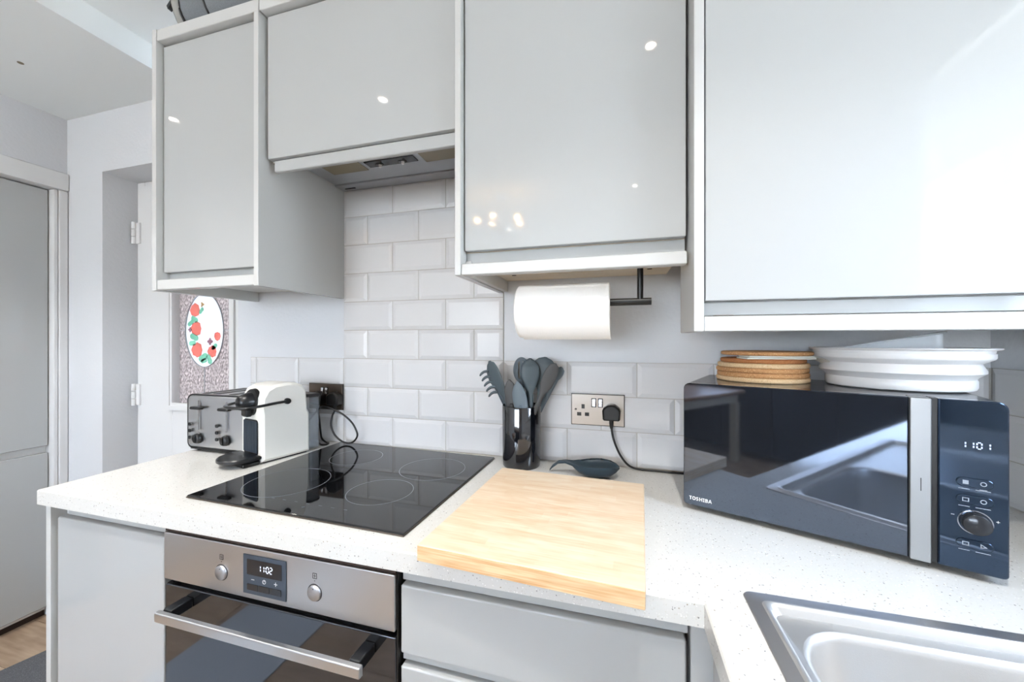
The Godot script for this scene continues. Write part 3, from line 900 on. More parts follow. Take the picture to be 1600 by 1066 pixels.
# ---------------------------------------------------------------- worktop and sink
func build_worktop():
	var y0 = 0.874; var y1 = 0.91; var zf = 0.573; var xi = 0.972; var xl = -0.532; var xr = 1.695; var ze = 2.0
	var hx0 = 1.05; var hx1 = 1.52; var hz0 = 0.55; var hz1 = 1.42
	var st = nb()
	var c = 0.0025
	var out = [V(xl, 0, 0.003), V(xr, 0, 0.003), V(xr, 0, ze), V(xi, 0, ze), V(xi, 0, zf), V(xl, 0, zf)]
	var ins = [V(xl + c, 0, 0.003), V(xr, 0, 0.003), V(xr, 0, ze), V(xi + c, 0, ze), V(xi + c, 0, zf - c), V(xl + c, 0, zf - c)]
	var nn = [V(0, 0, -1), V(1, 0, 0), V(0, 0, 1), V(-1, 0, 0), V(0, 0, 1), V(-1, 0, 0)]
	for k in 6:
		var j = (k + 1) % 6
		var Y = func(p, y): return V(p.x, y, p.z)
		quad(st, Y.call(out[k], y0), Y.call(out[j], y0), Y.call(out[j], y1 - c), Y.call(out[k], y1 - c), nn[k])
		quad(st, Y.call(out[k], y1 - c), Y.call(out[j], y1 - c), Y.call(ins[j], y1), Y.call(ins[k], y1), (nn[k] + Vector3.UP).normalized())
	for f in [[y1, Vector3.UP, c], [y0, Vector3.DOWN, 0.0]]:
		var i = f[2]
		for r in [[xl + i, 0.003, xi + i, zf - i], [xi + i, 0.003, xr, hz0], [xi + i, hz0, hx0, hz1], [hx1, hz0, xr, hz1], [xi + i, hz1, xr, ze]]:
			quad(st, V(r[0], f[0], r[1]), V(r[2], f[0], r[1]), V(r[2], f[0], r[3]), V(r[0], f[0], r[3]), f[1])
	for e in [[V(hx0, y0, hz0), V(hx1, y0, hz0), V(0, 0, 1)], [V(hx0, y0, hz1), V(hx1, y0, hz1), V(0, 0, -1)], [V(hx0, y0, hz0), V(hx0, y0, hz1), V(1, 0, 0)], [V(hx1, y0, hz0), V(hx1, y0, hz1), V(-1, 0, 0)]]:
		quad(st, e[0], e[1], e[1] + V(0, y1 - y0, 0), e[0] + V(0, y1 - y0, 0), e[2])
	tag(obj("worktop", st, M.quartz), "white speckled stone L-shaped worktop", "worktop")
	# sink
	var t = thing("sink", "stainless steel inset sink with a rounded bowl", "sink", V(1.28, 0.91, 0.99))
	var ring = func(x0, z0, x1, z1, r, y):
		var p = rrect(x1 - x0, z1 - z0, r, 8)
		var o = []
		for q in p: o.append(V((x0 + x1) / 2 + q.x - 1.28, y, (z0 + z1) / 2 + q.y - 0.99))
		return o
	st = nb()
	var a = [1.030, 0.530, 1.535, 1.44]
	var R = func(i, r, y): return ring.call(a[0] + i, a[1] + i, a[2] - i, a[3] - i, r, y)
	loft(st, [R.call(0.0, 0.012, 0.0003), R.call(0.001, 0.012, 0.0022), R.call(0.018, 0.012, 0.0028)], false, false)
	obj("rim", st, M.sink_rim, t)
	st = nb()
	loft(st, [R.call(0.018, 0.012, 0.0028), R.call(0.020, 0.012, 0.0045), R.call(0.023, 0.012, 0.0045), R.call(0.027, 0.012, 0.001), R.call(0.031, 0.012, -0.006)], false, false)
	obj("raised_lip", st, M.sink, t)
	st = nb()
	var b = [1.074, 0.578, 1.49, 0.99]
	var B = func(i, r, y): return ring.call(b[0] + i, b[1] + i, b[2] - i, b[3] - i, r, y)
	loft(st, [R.call(0.031, 0.012, -0.006), B.call(-0.006, 0.07, -0.0085)], false, false)
	obj("deck", st, M.sink, t)
	st = nb()
	loft(st, [B.call(-0.006, 0.07, -0.0085), B.call(-0.002, 0.066, -0.010), B.call(0.003, 0.062, -0.016), B.call(0.010, 0.060, -0.06), B.call(0.018, 0.058, -0.13), B.call(0.03, 0.05, -0.150), B.call(0.06, 0.04, -0.158)], false, true)
	obj("bowl", st, M.sink, t)
	st = nb()
	lathe(st, [Vector2(0.0, 0.001), Vector2(0.018, 0.001), Vector2(0.022, 0.004), Vector2(0.040, 0.004), Vector2(0.043, 0.0)], 28)
	obj("drain", st, M.chrome, t, V(0.0, -0.157, -0.206))

# ---------------------------------------------------------------- appliances
func build_appliances():
	var st
	# hob
	var t = thing("ceramic_hob", "flat black glass hob with four ringed cooking zones", "hob", V(0.181, 0.91, 0.272), -2.0)
	lb(t, "glass_plate", V(-0.295, 0.0015, -0.247), V(0.295, 0.0065, 0.247), M.glass_black, 0.002)
	lb(t, "edge_trim", V(-0.296, 0.0002, -0.248), V(0.296, 0.003, 0.248), M.bronze_dark, 0.001)
	for z in [[-0.141, 0.108, 0.100], [0.126, 0.090, 0.078], [0.165, -0.092, 0.092], [-0.115, -0.115, 0.078]]:
		st = nb()
		band(st, oval(z[2], z[2], 64), oval(z[2] - 0.0016, z[2] - 0.0016, 64), 0.0, 0.0002)
		obj("cooking_zone", st, M.ring_print, t, V(z[0], 0.0065, z[1]), V(-90, 0, 0))
	for k in 7:
		lb(t, "touch_mark", V(-0.09 + k * 0.034, 0.0065, 0.197), V(-0.081 + k * 0.034, 0.0067, 0.1985), M.ring_print, 0.0)
	lb(t, "touch_mark", V(0.02, 0.0065, 0.210), V(0.0215, 0.0067, 0.219), M.ring_print, 0.0)
	lb(t, "touch_mark", V(0.0165, 0.0065, 0.214), V(0.025, 0.0067, 0.2155), M.ring_print, 0.0)
	# oven
	t = thing("built_in_oven", "stainless steel built-in oven with a clock showing 11:02", "oven", V(0.18, 0.27, 0.28))
	var x0 = -0.109; var x1 = 0.470
	pb(t, "housing", V(x0 + 0.004, 0.28, 0.01), V(x1 - 0.004, 0.859, 0.53), M.black, 0.0)
	pb(t, "top_gap", V(x0, 0.8595, 0.30), V(x1, 0.8732, 0.559), M.brown_gap, 0.0)
	var fa = pb(t, "control_fascia", V(x0, 0.755, 0.531), V(x1, 0.859, 0.563), M.steel, 0.0025)
	var fo = fa.position + t.position
	for x in [0.060, 0.296]:
		st = nb()
		lathe(st, [Vector2(0, 0.0042), Vector2(0.0135, 0.0042), Vector2(0.0148, 0.0032), Vector2(0.0152, 0.0), Vector2(0.0, 0.0)], 32)
		var gr = nb()
		band(gr, oval(0.0168, 0.0168, 36), oval(0.0150, 0.0150, 36), 0.0, 0.0004)
		obj("knob_gap", gr, M.print_dark, fa, V(x, 0.797, 0.5629) - fo)
		var kn = obj("knob", st, M.steel_soft, fa, V(x, 0.797, 0.563) - fo, V(90, 0, 0))
		st = nb()
		lathe(st, [Vector2(0.0, 0.0003), Vector2(0.0012, 0.0003), Vector2(0.0012, 0)], 10)
		obj("pointer", st, M.print_dark, kn, V(0, 0.0042, -0.009))
		st = nb()
		band(st, rrect(0.010, 0.011, 0.001, 2), rrect(0.008, 0.009, 0.001, 2), 0, 0.0003)
		cbox(st, V(-0.0004, -0.0035, 0), V(0.0004, 0.0035, 0.0003), 0)
		cbox(st, V(-0.003, -0.0004, 0), V(0.003, 0.0004, 0.0003), 0)
		obj("symbol", st, M.print_dark, fa, V(x, 0.829, 0.563) - fo)
		st = nb()
		cbox(st, V(-0.0008, -0.0008, 0), V(0.0008, 0.0008, 0.0003), 0)
		obj("symbol", st, M.print_dark, fa, V(x, 0.8195, 0.563) - fo)
	var ip = pb(t, "clock_panel", V(0.120, 0.767, 0.5632), V(0.229, 0.846, 0.5645), M.panel_blue, 0.0004)
	var io = ip.position + t.position
	st = nb()
	ext(st, rrect(0.088, 0.031, 0.001, 2), 0.0, 0.0006)
	obj("clock_screen", st, M.display, ip, V(0.1745, 0.822, 0.5645) - io)
	var dx = 0.160
	for ch in ["1", "1", ":", "0", "2"]:
		if ch == ":":
			st = nb()
			for yy in [0.0035, 0.0085]: cbox(st, V(-0.0006, yy - 0.0006, 0), V(0.0006, yy + 0.0006, 0.0004), 0.0001)
			obj("display_colon", st, M.digit, ip, V(dx + 0.0005, 0.8165, 0.5652) - io)
			dx += 0.0030
		else:
			obj("display_digit", digit_mesh(ch, 0.012), M.digit, ip, V(dx, 0.8165, 0.5652) - io)
			dx += 0.0088
	for k in 3:
		st = nb()
		cbox(st, V(-0.0142, -0.0065, 0), V(0.0142, 0.0065, 0.0016), 0.0008)
		obj("button", st, M.display, ip, V(0.1455 + k * 0.029, 0.782, 0.5645) - io)
	st = nb(); cbox(st, V(-0.004, -0.0005, 0), V(0.004, 0.0005, 0.0003), 0)
	obj("symbol", st, M.print_white, ip, V(0.1455, 0.797, 0.5645) - io)
	st = nb(); band(st, oval(0.0042, 0.0042, 20), oval(0.0033, 0.0033, 20), 0, 0.0003); cbox(st, V(-0.0004, 0, 0), V(0.0004, 0.0028, 0.0003), 0)
	obj("symbol", st, M.print_white, ip, V(0.1745, 0.797, 0.5645) - io)
	st = nb(); cbox(st, V(-0.004, -0.0005, 0), V(0.004, 0.0005, 0.0003), 0); cbox(st, V(-0.0005, -0.004, 0), V(0.0005, 0.004, 0.0003), 0)
	obj("symbol", st, M.print_white, ip, V(0.2035, 0.797, 0.5645) - io)
	var od = pb(t, "oven_door", V(x0, 0.285, 0.532), V(x1, 0.744, 0.560), M.oven_glass, 0.003)
	pb(t, "door_top_edge", V(x0 + 0.03, 0.7445, 0.536), V(x1 - 0.03, 0.7525, 0.548), M.black, 0.001)
	pb(t, "side_trim", V(x1 + 0.0003, 0.285, 0.532), V(x1 + 0.0025, 0.862, 0.556), M.black, 0.0)
	st = nb()
	cbox(st, V(-0.245, -0.0105, -0.006), V(0.245, 0.0105, 0.006), 0.003)
	var ha = obj("handle", st, M.steel, t, V(0.1905, 0.716, 0.609) - t.position)
	for s in [-1, 1]:
		st = nb()
		cbox(st, V(-0.012, -0.011, -0.022), V(0.012, 0.011, 0.022), 0.003)
		obj("bracket", st, M.black_satin, ha, V(s * 0.226, 0.001, -0.0275))
	# microwave, turned in the corner
	t = thing("microwave", "black microwave with a clock showing 1101 standing in the corner", "microwave", V(0.995, 0.91, 0.254), -21.5)
	var W = 0.4515; var y0 = 0.012; var y1 = 0.277; var D = 0.262
	st = nb()
	var pl = PackedVector2Array()
	for p in rrect(W, y1 - y0, 0.012, 5): pl.append(p + Vector2(W / 2, (y0 + y1) / 2))
	ext(st, pl, -D, -0.026, 0.002, 0.004)
	obj("casing", st, M.mw_body, t)
	st = nb()
	pl = PackedVector2Array([Vector2(0.3465, y0), Vector2(0.3465, y1)])
	for k in 6:
		var a = PI / 2 + PI / 2 * k / 5.0
		pl.append(Vector2(0.012 + cos(a) * 0.012, y1 - 0.012 + sin(a) * 0.012))
	for k in 6:
		var a = PI + PI / 2 * k / 5.0
		pl.append(Vector2(0.006 + cos(a) * 0.006, y0 + 0.006 + sin(a) * 0.006))
	ext(st, pl, -0.0255, 0.0, 0.0015)
	var md = obj("door", st, M.mw_glass, t)
	st = nb()
	cbox(st, V(0.347, y0 - 0.001, -0.0255), V(0.3722, y1, 0.004), 0.002)
	var hs = obj("handle_strip", st, M.strip, t)
	lb(hs, "slot", V(0.3594, 0.126, 0.0036), V(0.3604, 0.147, 0.0043), M.black, 0.0)
	lb(t, "gap_strip", V(0.3725, y0, -0.0255), V(0.3795, y1, -0.004), M.black, 0.0)
	st = nb()
	pl = PackedVector2Array()
	for k in 6:
		var a = -PI / 2 + PI / 2 * k / 5.0
		pl.append(Vector2(W - 0.006 + cos(a) * 0.006, y0 + 0.006 + sin(a) * 0.006))
	for k in 6:
		var a = PI / 2 * k / 5.0
		pl.append(Vector2(W - 0.012 + cos(a) * 0.012, y1 - 0.012 + sin(a) * 0.012))
	pl.append(Vector2(0.380, y1)); pl.append(Vector2(0.380, y0))
	ext(st, pl, -0.0255, 0.0, 0.0015)
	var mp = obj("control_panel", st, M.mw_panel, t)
	dx = 0.4035
	for ch in ["1", "1", "0", "1"]:
		obj("display_digit", digit_mesh(ch, 0.0095), M.digit_blue, mp, V(dx, 0.2035, 0.0002))
		dx += 0.0082
	var by = [0.1505, 0.1235, 0.0555]
	for k in 3:
		st = nb()
		ext(st, rrect(0.038, 0.0135, 0.0066, 6), 0.0, 0.0018, 0.0008)
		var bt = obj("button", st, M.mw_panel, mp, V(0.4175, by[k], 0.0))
		st = nb()
		if k == 0:
			cbox(st, V(-0.0125, -0.003, 0), V(-0.0065, 0.003, 0.0003), 0)
		else:
			band(st, PackedVector2Array([Vector2(-0.013, -0.003), Vector2(-0.006, -0.003), Vector2(-0.006, 0.003), Vector2(-0.013, 0.003)]), PackedVector2Array([Vector2(-0.012, -0.002), Vector2(-0.007, -0.002), Vector2(-0.007, 0.002), Vector2(-0.012, 0.002)]), 0, 0.0003)
		obj("symbol", st, M.print_soft, bt, V(0, 0, 0.0018))
		st = nb()
		if k < 2:
			var op = oval(0.0034, 0.0034, 18); var ipp = oval(0.0024, 0.0024, 18)
			band(st, op, ipp, 0, 0.0003)
		else:
			band(st, PackedVector2Array([Vector2(-0.003, -0.003), Vector2(0.004, -0.001), Vector2(-0.003, 0.0035)]), PackedVector2Array([Vector2(-0.002, -0.0017), Vector2(0.0018, -0.0007), Vector2(-0.002, 0.0018)]), 0, 0.0003)
		obj("symbol", st, M.print_soft, bt, V(0.0085, 0, 0.0018))
		st = nb()
		cbox(st, V(-0.0165, -0.0112, 0), V(-0.005, -0.0103, 0.0003), 0)
		obj("caption_line", st, M.print_soft, bt)
		st = nb()
		cbox(st, V(0.001, -0.0112, 0), V(0.016, -0.0103, 0.0003), 0)
		if k == 0: cbox(st, V(0.005, -0.0098, 0), V(0.0125, -0.0090, 0.0003), 0)
		obj("caption_line", st, M.print_soft, bt)
	st = nb()
	lathe(st, [Vector2(0, 0.013), Vector2(0.0140, 0.013), Vector2(0.0152, 0.0118), Vector2(0.0155, 0.0), Vector2(0, 0)], 36)
	obj("dial", st, M.mw_body, mp, V(0.4181, 0.0895, 0.0), V(90, 0, 0))
	st = nb()
	band(st, oval(0.0185, 0.0185, 40), oval(0.0172, 0.0172, 40), 0, 0.0006)
	obj("dial_ring", st, M.chrome, mp, V(0.4181, 0.0895, 0.0))
	st = nb(); cbox(st, V(-0.0018, -0.0003, 0), V(0.0018, 0.0003, 0.0003), 0)
	obj("symbol", st, M.print_white, mp, V(0.395, 0.0965, 0.0))
	st = nb(); cbox(st, V(-0.0018, -0.0003, 0), V(0.0018, 0.0003, 0.0003), 0); cbox(st, V(-0.0003, -0.0018, 0), V(0.0003, 0.0018, 0.0003), 0)
	obj("symbol", st, M.print_white, mp, V(0.4405, 0.0965, 0.0))
	var tm = text_mesh("TOSHIBA", 0.0105)
	obj("lettering", tm, M.print_white, md, V(0.0335, 0.0275, 0.0004))
	for p in [V(0.04, 0, -0.05), V(W - 0.04, 0, -0.05), V(0.04, 0, -D + 0.03), V(W - 0.04, 0, -D + 0.03)]:
		st = nb()
		lathe(st, [Vector2(0, 0), Vector2(0.011, 0.0002), Vector2(0.013, 0.0125), Vector2(0, 0.0125)], 14)
		obj("foot", st, M.rubber, t, p)
	# toaster
	t = thing("toaster", "brushed steel four-slice toaster with two dials", "toaster", V(-0.4135, 0.91, 0.13))
	var tw = 0.254; var th = 0.178; var td = 0.205
	st = nb()
	ext(st, rrect(tw, th, 0.020, 6), -td / 2, td / 2 - 0.004, 0.006, 0.006)
	obj("shell", st, M.steel, t, V(0, 0.012 + th / 2, 0))
	st = nb()
	band(st, rrect(tw + 0.003, th + 0.003, 0.021, 6), rrect(tw - 0.004, th - 0.004, 0.018, 6), td / 2 - 0.016, td / 2 - 0.006)
	obj("face_seam", st, M.black_satin, t, V(0, 0.012 + th / 2, 0))
	lb(t, "base_band", V(-tw / 2 + 0.014, 0.008, -td / 2 + 0.008), V(tw / 2 - 0.014, 0.0118, td / 2 - 0.004), M.black, 0.003)
	for x in [-0.085, -0.035, 0.035, 0.085]:
		lb(t, "bread_slot", V(x - 0.014, 0.012 + th - 0.001, -0.075), V(x + 0.014, 0.012 + th + 0.0012, 0.07), M.black, 0.0005)
	for sx in [-0.068, 0.052]:
		lb(t, "lever_slot", V(sx - 0.003, 0.075, td / 2 - 0.001), V(sx + 0.003, 0.172, td / 2 + 0.0008), M.chrome, 0.0003)
		st = nb()
		ext(st, rrect(0.046, 0.0095, 0.0045, 5), 0.0, 0.014, 0.003)
		obj("lever", st, M.black_satin, t, V(sx, 0.148, td / 2 + 0.001))
		st = nb()
		lathe(st, [Vector2(0, 0.010), Vector2(0.013, 0.010), Vector2(0.015, 0.008), Vector2(0.017, 0.0), Vector2(0, 0)], 24)
		var kn = obj("dial", st, M.black_satin, t, V(sx - 0.004, 0.046, td / 2), V(90, 0, 0))
		lb(kn, "grip", V(-0.003, 0.0095, -0.012), V(0.003, 0.013, 0.012), M.black, 0.001)
		for k in 3:
			st = nb()
			ext(st, rrect(0.012, 0.011, 0.004, 4), 0, 0.003, 0.001)
			obj("button", st, M.black_satin, t, V(sx - 0.040, 0.048 + k * 0.022, td / 2))
	for p in [V(-0.1, 0, 0.075), V(0.1, 0, 0.075), V(-0.1, 0, -0.075), V(0.1, 0, -0.075)]:
		st = nb()
		lathe(st, [Vector2(0, 0), Vector2(0.008, 0), Vector2(0.010, 0.0085), Vector2(0, 0.0085)], 12)
		obj("foot", st, M.rubber, t, p)
	# capsule coffee machine
	t = thing("coffee_machine", "white capsule coffee machine with black tray beside the toaster", "coffee machine", V(-0.2067, 0.91, 0.187), -13.6)
	# side outline (z forward, y up), swept across its width with softened edges
	var prof = []
	for q in [V(0.075, 0.004, 0), V(0.075, 0.146, 0), V(0.078, 0.165, 0), V(0.074, 0.197, 0), V(0.060, 0.222, 0), V(0.036, 0.234, 0), V(0.0, 0.237, 0), V(-0.030, 0.235, 0), V(-0.052, 0.225, 0), V(-0.064, 0.205, 0), V(-0.067, 0.165, 0), V(-0.068, 0.145, 0), V(-0.075, 0.130, 0), V(-0.075, 0.004, 0)]:
		prof.append(q)
	var poly = PackedVector2Array()
	for q in prof: poly.append(Vector2(-q.x, q.y))
	# counter-clockwise in (−z, y)
	if Geometry2D.is_polygon_clockwise(poly): poly.reverse()
	st = nb()
	ext(st, poly, -0.06, 0.06, 0.008, 0.008, 0.75)
	obj("housing", st, M.machine, t, Vector3.ZERO, V(0, 90, 0))
	st = nb()
	ext(st, rrect(0.080, 0.108, 0.012, 5), 0.0, 0.003, 0.001)
	var pnl = obj("ribbed_panel", st, M.black, t, V(-0.001, 0.076, 0.074))
	for k in 13:
		lb(pnl, "rib", V(-0.0365 + k * 0.0058, -0.045, 0.003), V(-0.0335 + k * 0.0058, 0.050, 0.0055), M.panel_blue, 0.0006)
	# brew head
	st = nb()
	lathe(st, [Vector2(0, 0.009), Vector2(0.030, 0.009), Vector2(0.039, 0.006), Vector2(0.0415, -0.004), Vector2(0, -0.004)], 36)
	obj("head_ring", st, M.black, t, V(0, 0.182, 0.072), V(84, 0, 0))
	st = nb()
	lathe(st, [Vector2(0, 0.036), Vector2(0.012, 0.036), Vector2(0.020, 0.032), Vector2(0.028, 0.014), Vector2(0.030, 0.0), Vector2(0, 0.0)], 32)
	obj("brew_head", st, M.black_satin, t, V(0, 0.183, 0.078), V(90, 0, 0))
	st = nb()
	cbox(st, V(-0.016, -0.016, -0.014), V(0.016, 0.022, 0.008), 0.006)
	obj("spout", st, M.black, t, V(0, 0.155, 0.090))
	st = nb()
	var lp = catmull([V(0.066, 0.180, 0.005), V(0.067, 0.179, 0.04), V(0.067, 0.176, 0.085), V(0.058, 0.174, 0.115), V(0.03, 0.174, 0.131), V(-0.02, 0.174, 0.133), V(-0.052, 0.174, 0.118), V(-0.064, 0.177, 0.085), V(-0.066, 0.180, 0.05)], 8)
	tube(st, lp, 0.0055, 10, false, 0.75)
	var lv = obj("lever", st, M.black_satin, t)
	st = nb()
	lathe(st, [Vector2(0, 0.006), Vector2(0.008, 0.006), Vector2(0.0095, 0.003), Vector2(0.0095, -0.004), Vector2(0, -0.004)], 20)
	obj("pivot", st, M.black_satin, lv, V(0.064, 0.180, 0.002), V(0, 0, -90))
	# tray
	var tp = PackedVector2Array()
	for k in 21:
		var a = PI * k / 20.0
		tp.append(Vector2(cos(a) * 0.059, sin(a) * 0.058 + 0.03))
	tp.append(Vector2(-0.059, 0.0)); tp.append(Vector2(0.059, 0.0))
	var tp2 = PackedVector2Array()
	for p in tp: tp2.append(Vector2(p.x, -p.y))
	tp2.reverse()
	st = nb()
	ext(st, tp2, 0.012, 0.027, 0.003, 0.006, 0.7)
	var dt = obj("drip_tray", st, M.black_satin, t, V(0, 0, 0.076), V(-90, 0, 0))
	lb(t, "tray_foot", V(-0.045, 0.0, 0.076), V(0.055, 0.0125, 0.125), M.black, 0.004)
	lb(t, "under_base", V(-0.052, 0.0, -0.068), V(0.052, 0.0045, 0.068), M.black, 0.001)
	st = nb()
	ext(st, rrect(0.090, 0.044, 0.014, 5), 0.006, 0.180, 0.002, 0.002)
	var tk = obj("water_tank", st, M.tank, t, V(0.004, 0, -0.0985), V(-90, 0, 0))
	st = nb()
	ext(st, rrect(0.084, 0.038, 0.012, 5), 0.010, 0.120, 0.0, 0.0)
	obj("water", st, M.tank, tk)
	st = nb()
	ext(st, rrect(0.094, 0.046, 0.014, 5), 0.1805, 0.190, 0.003, 0.0)
	obj("tank_lid", st, M.black_satin, tk)

# ---------------------------------------------------------------- small things
func socket(called_label, xc, yc, w, m, holes, switches):
	var t = thing("wall_socket", called_label, "socket", V(xc, yc, 0.0092))
	st_plate(t, w, 0.094, m)
	for h in holes:
		for q in [[0.0, 0.017, 0.0095, 0.013], [-0.0115, -0.006, 0.0125, 0.0105], [0.0115, -0.006, 0.0125, 0.0105]]:
			lb(t, "pin_hole", V(h + q[0] - q[2] / 2, q[1] - q[3] / 2 - 0.008, 0.0035), V(h + q[0] + q[2] / 2, q[1] + q[3] / 2 - 0.008, 0.0043), M.black, 0.0)
	for s in switches:
		var sw = lb(t, "switch_surround", V(s - 0.0072, 0.0075, 0.0036), V(s + 0.0072, 0.0345, 0.0046), M.black, 0.0005)
		var st = nb()
		cbox(st, V(-0.0052, -0.0115, 0), V(0.0052, 0.0115, 0.0035), 0.0012)
		obj("rocker", st, M.chrome, sw, V(0, 0, 0.0006), V(-4, 0, 0))
	for s in [-w / 2 + 0.014, w / 2 - 0.014]:
		var st = nb()
		lathe(st, [Vector2(0, 0.001), Vector2(0.003, 0.001), Vector2(0.0035, 0)], 12)
		obj("screw", st, M.chrome, t, V(s, 0.0, 0.0038), V(90, 0, 0))
	return t

func st_plate(t, w, h, m):
	lb(t, "rim", V(-w / 2, -h / 2, 0.0), V(w / 2, h / 2, 0.002), M.black, 0.0005)
	lb(t, "plate", V(-w / 2 + 0.0018, -h / 2 + 0.0018, 0.0005), V(w / 2 - 0.0018, h / 2 - 0.0018, 0.004), m, 0.001)

func plug(label, x, y, z, path, cord_label):
	var t = thing("plug", label, "plug", V(x, y, z))
	var st = nb()
	var pl = PackedVector2Array([Vector2(-0.024, -0.018), Vector2(-0.020, -0.022), Vector2(0.020, -0.022), Vector2(0.024, -0.018), Vector2(0.0255, 0.006), Vector2(0.022, 0.014), Vector2(0.010, 0.023), Vector2(0.0, 0.0245), Vector2(-0.010, 0.023), Vector2(-0.022, 0.014), Vector2(-0.0255, 0.006)])
	ext(st, pl, 0.0, 0.030, 0.005, 0.0, 0.6)
	obj("plug_body", st, M.black, t)
	st = nb()
	tube(st, [V(0, -0.02, 0.012), V(0, -0.032, 0.012), V(0.0005, -0.046, 0.012)], [0.0065, 0.006, 0.0042], 12)
	obj("strain_relief", st, M.black, t)
	st = nb()
	tube(st, catmull(path, 8), 0.0032, 10)
	var c = obj("power_cord", st, M.black)
	tag(c, cord_label, "cord")
	return t

func utensil(label, x_rim, tip, z0, z1, secs, m, turn = 0.0, cat = "utensil"):
	# handle from the pot's floor through x_rim at the rim to the tip; secs describe the head from the tip down
	var a = V(x_rim, 1.080, lerp(z0, z1, 0.5))
	var b = V(tip.x, tip.y, z1)
	var dir = (b - a).normalized()
	var s = (0.922 - a.y) / dir.y
	var base = a + dir * s
	base.x = clamp(base.x, 0.579 - 0.036, 0.579 + 0.036)
	base.z = clamp(base.z, 0.066 - 0.036, 0.066 + 0.036)
	dir = (b - base).normalized()
	var L = base.distance_to(b)
	var t = thing("kitchen_utensil", label, cat, base)
	var side = dir.cross(Vector3.BACK).normalized()
	var bk = side.cross(dir).normalized()
	t.basis = Basis(side, dir, bk) * Basis(Vector3.UP, deg_to_rad(turn))
	var join = 0.165
	var st = nb()
	tube(st, [V(0, 0, 0), V(0, 0.01, 0), V(0, join, 0)], [0.004, 0.0062, 0.0068], 12)
	obj("handle", st, M.handle_wood, t)
	var rows = [[join - 0.004, 0.0078, 0.0078, 0.0, 0.0], [join + 0.012, 0.0074, 0.007, 0.0, 0.0]]
	for q in secs: rows.append([L - q[0], q[1], q[2], q[3] if q.size() > 3 else 0.0, q[4] if q.size() > 4 else 0.0])
	st = nb()
	# smooth the sections
	var fine = []
	for i in rows.size() - 1:
		var p0 = rows[max(i - 1, 0)]; var p1 = rows[i]; var p2 = rows[i + 1]; var p3 = rows[min(i + 2, rows.size() - 1)]
		for k in 4:
			var o = []
			for e in 5:
				var v = lerp(p1[e], p2[e], k / 4.0) if e == 0 else cubic_interpolate(p1[e], p2[e], p0[e], p3[e], k / 4.0)
				o.append(v)
			o[1] = max(o[1], 0.0008) * (1.16 if o[1] > 0.009 else 1.0); o[2] = max(o[2], 0.0008)
			fine.append(o)
	fine.append(rows[rows.size() - 1])
	loft(st, rings(fine, 18))
	obj("head", st, m, t)
	return [t, L]

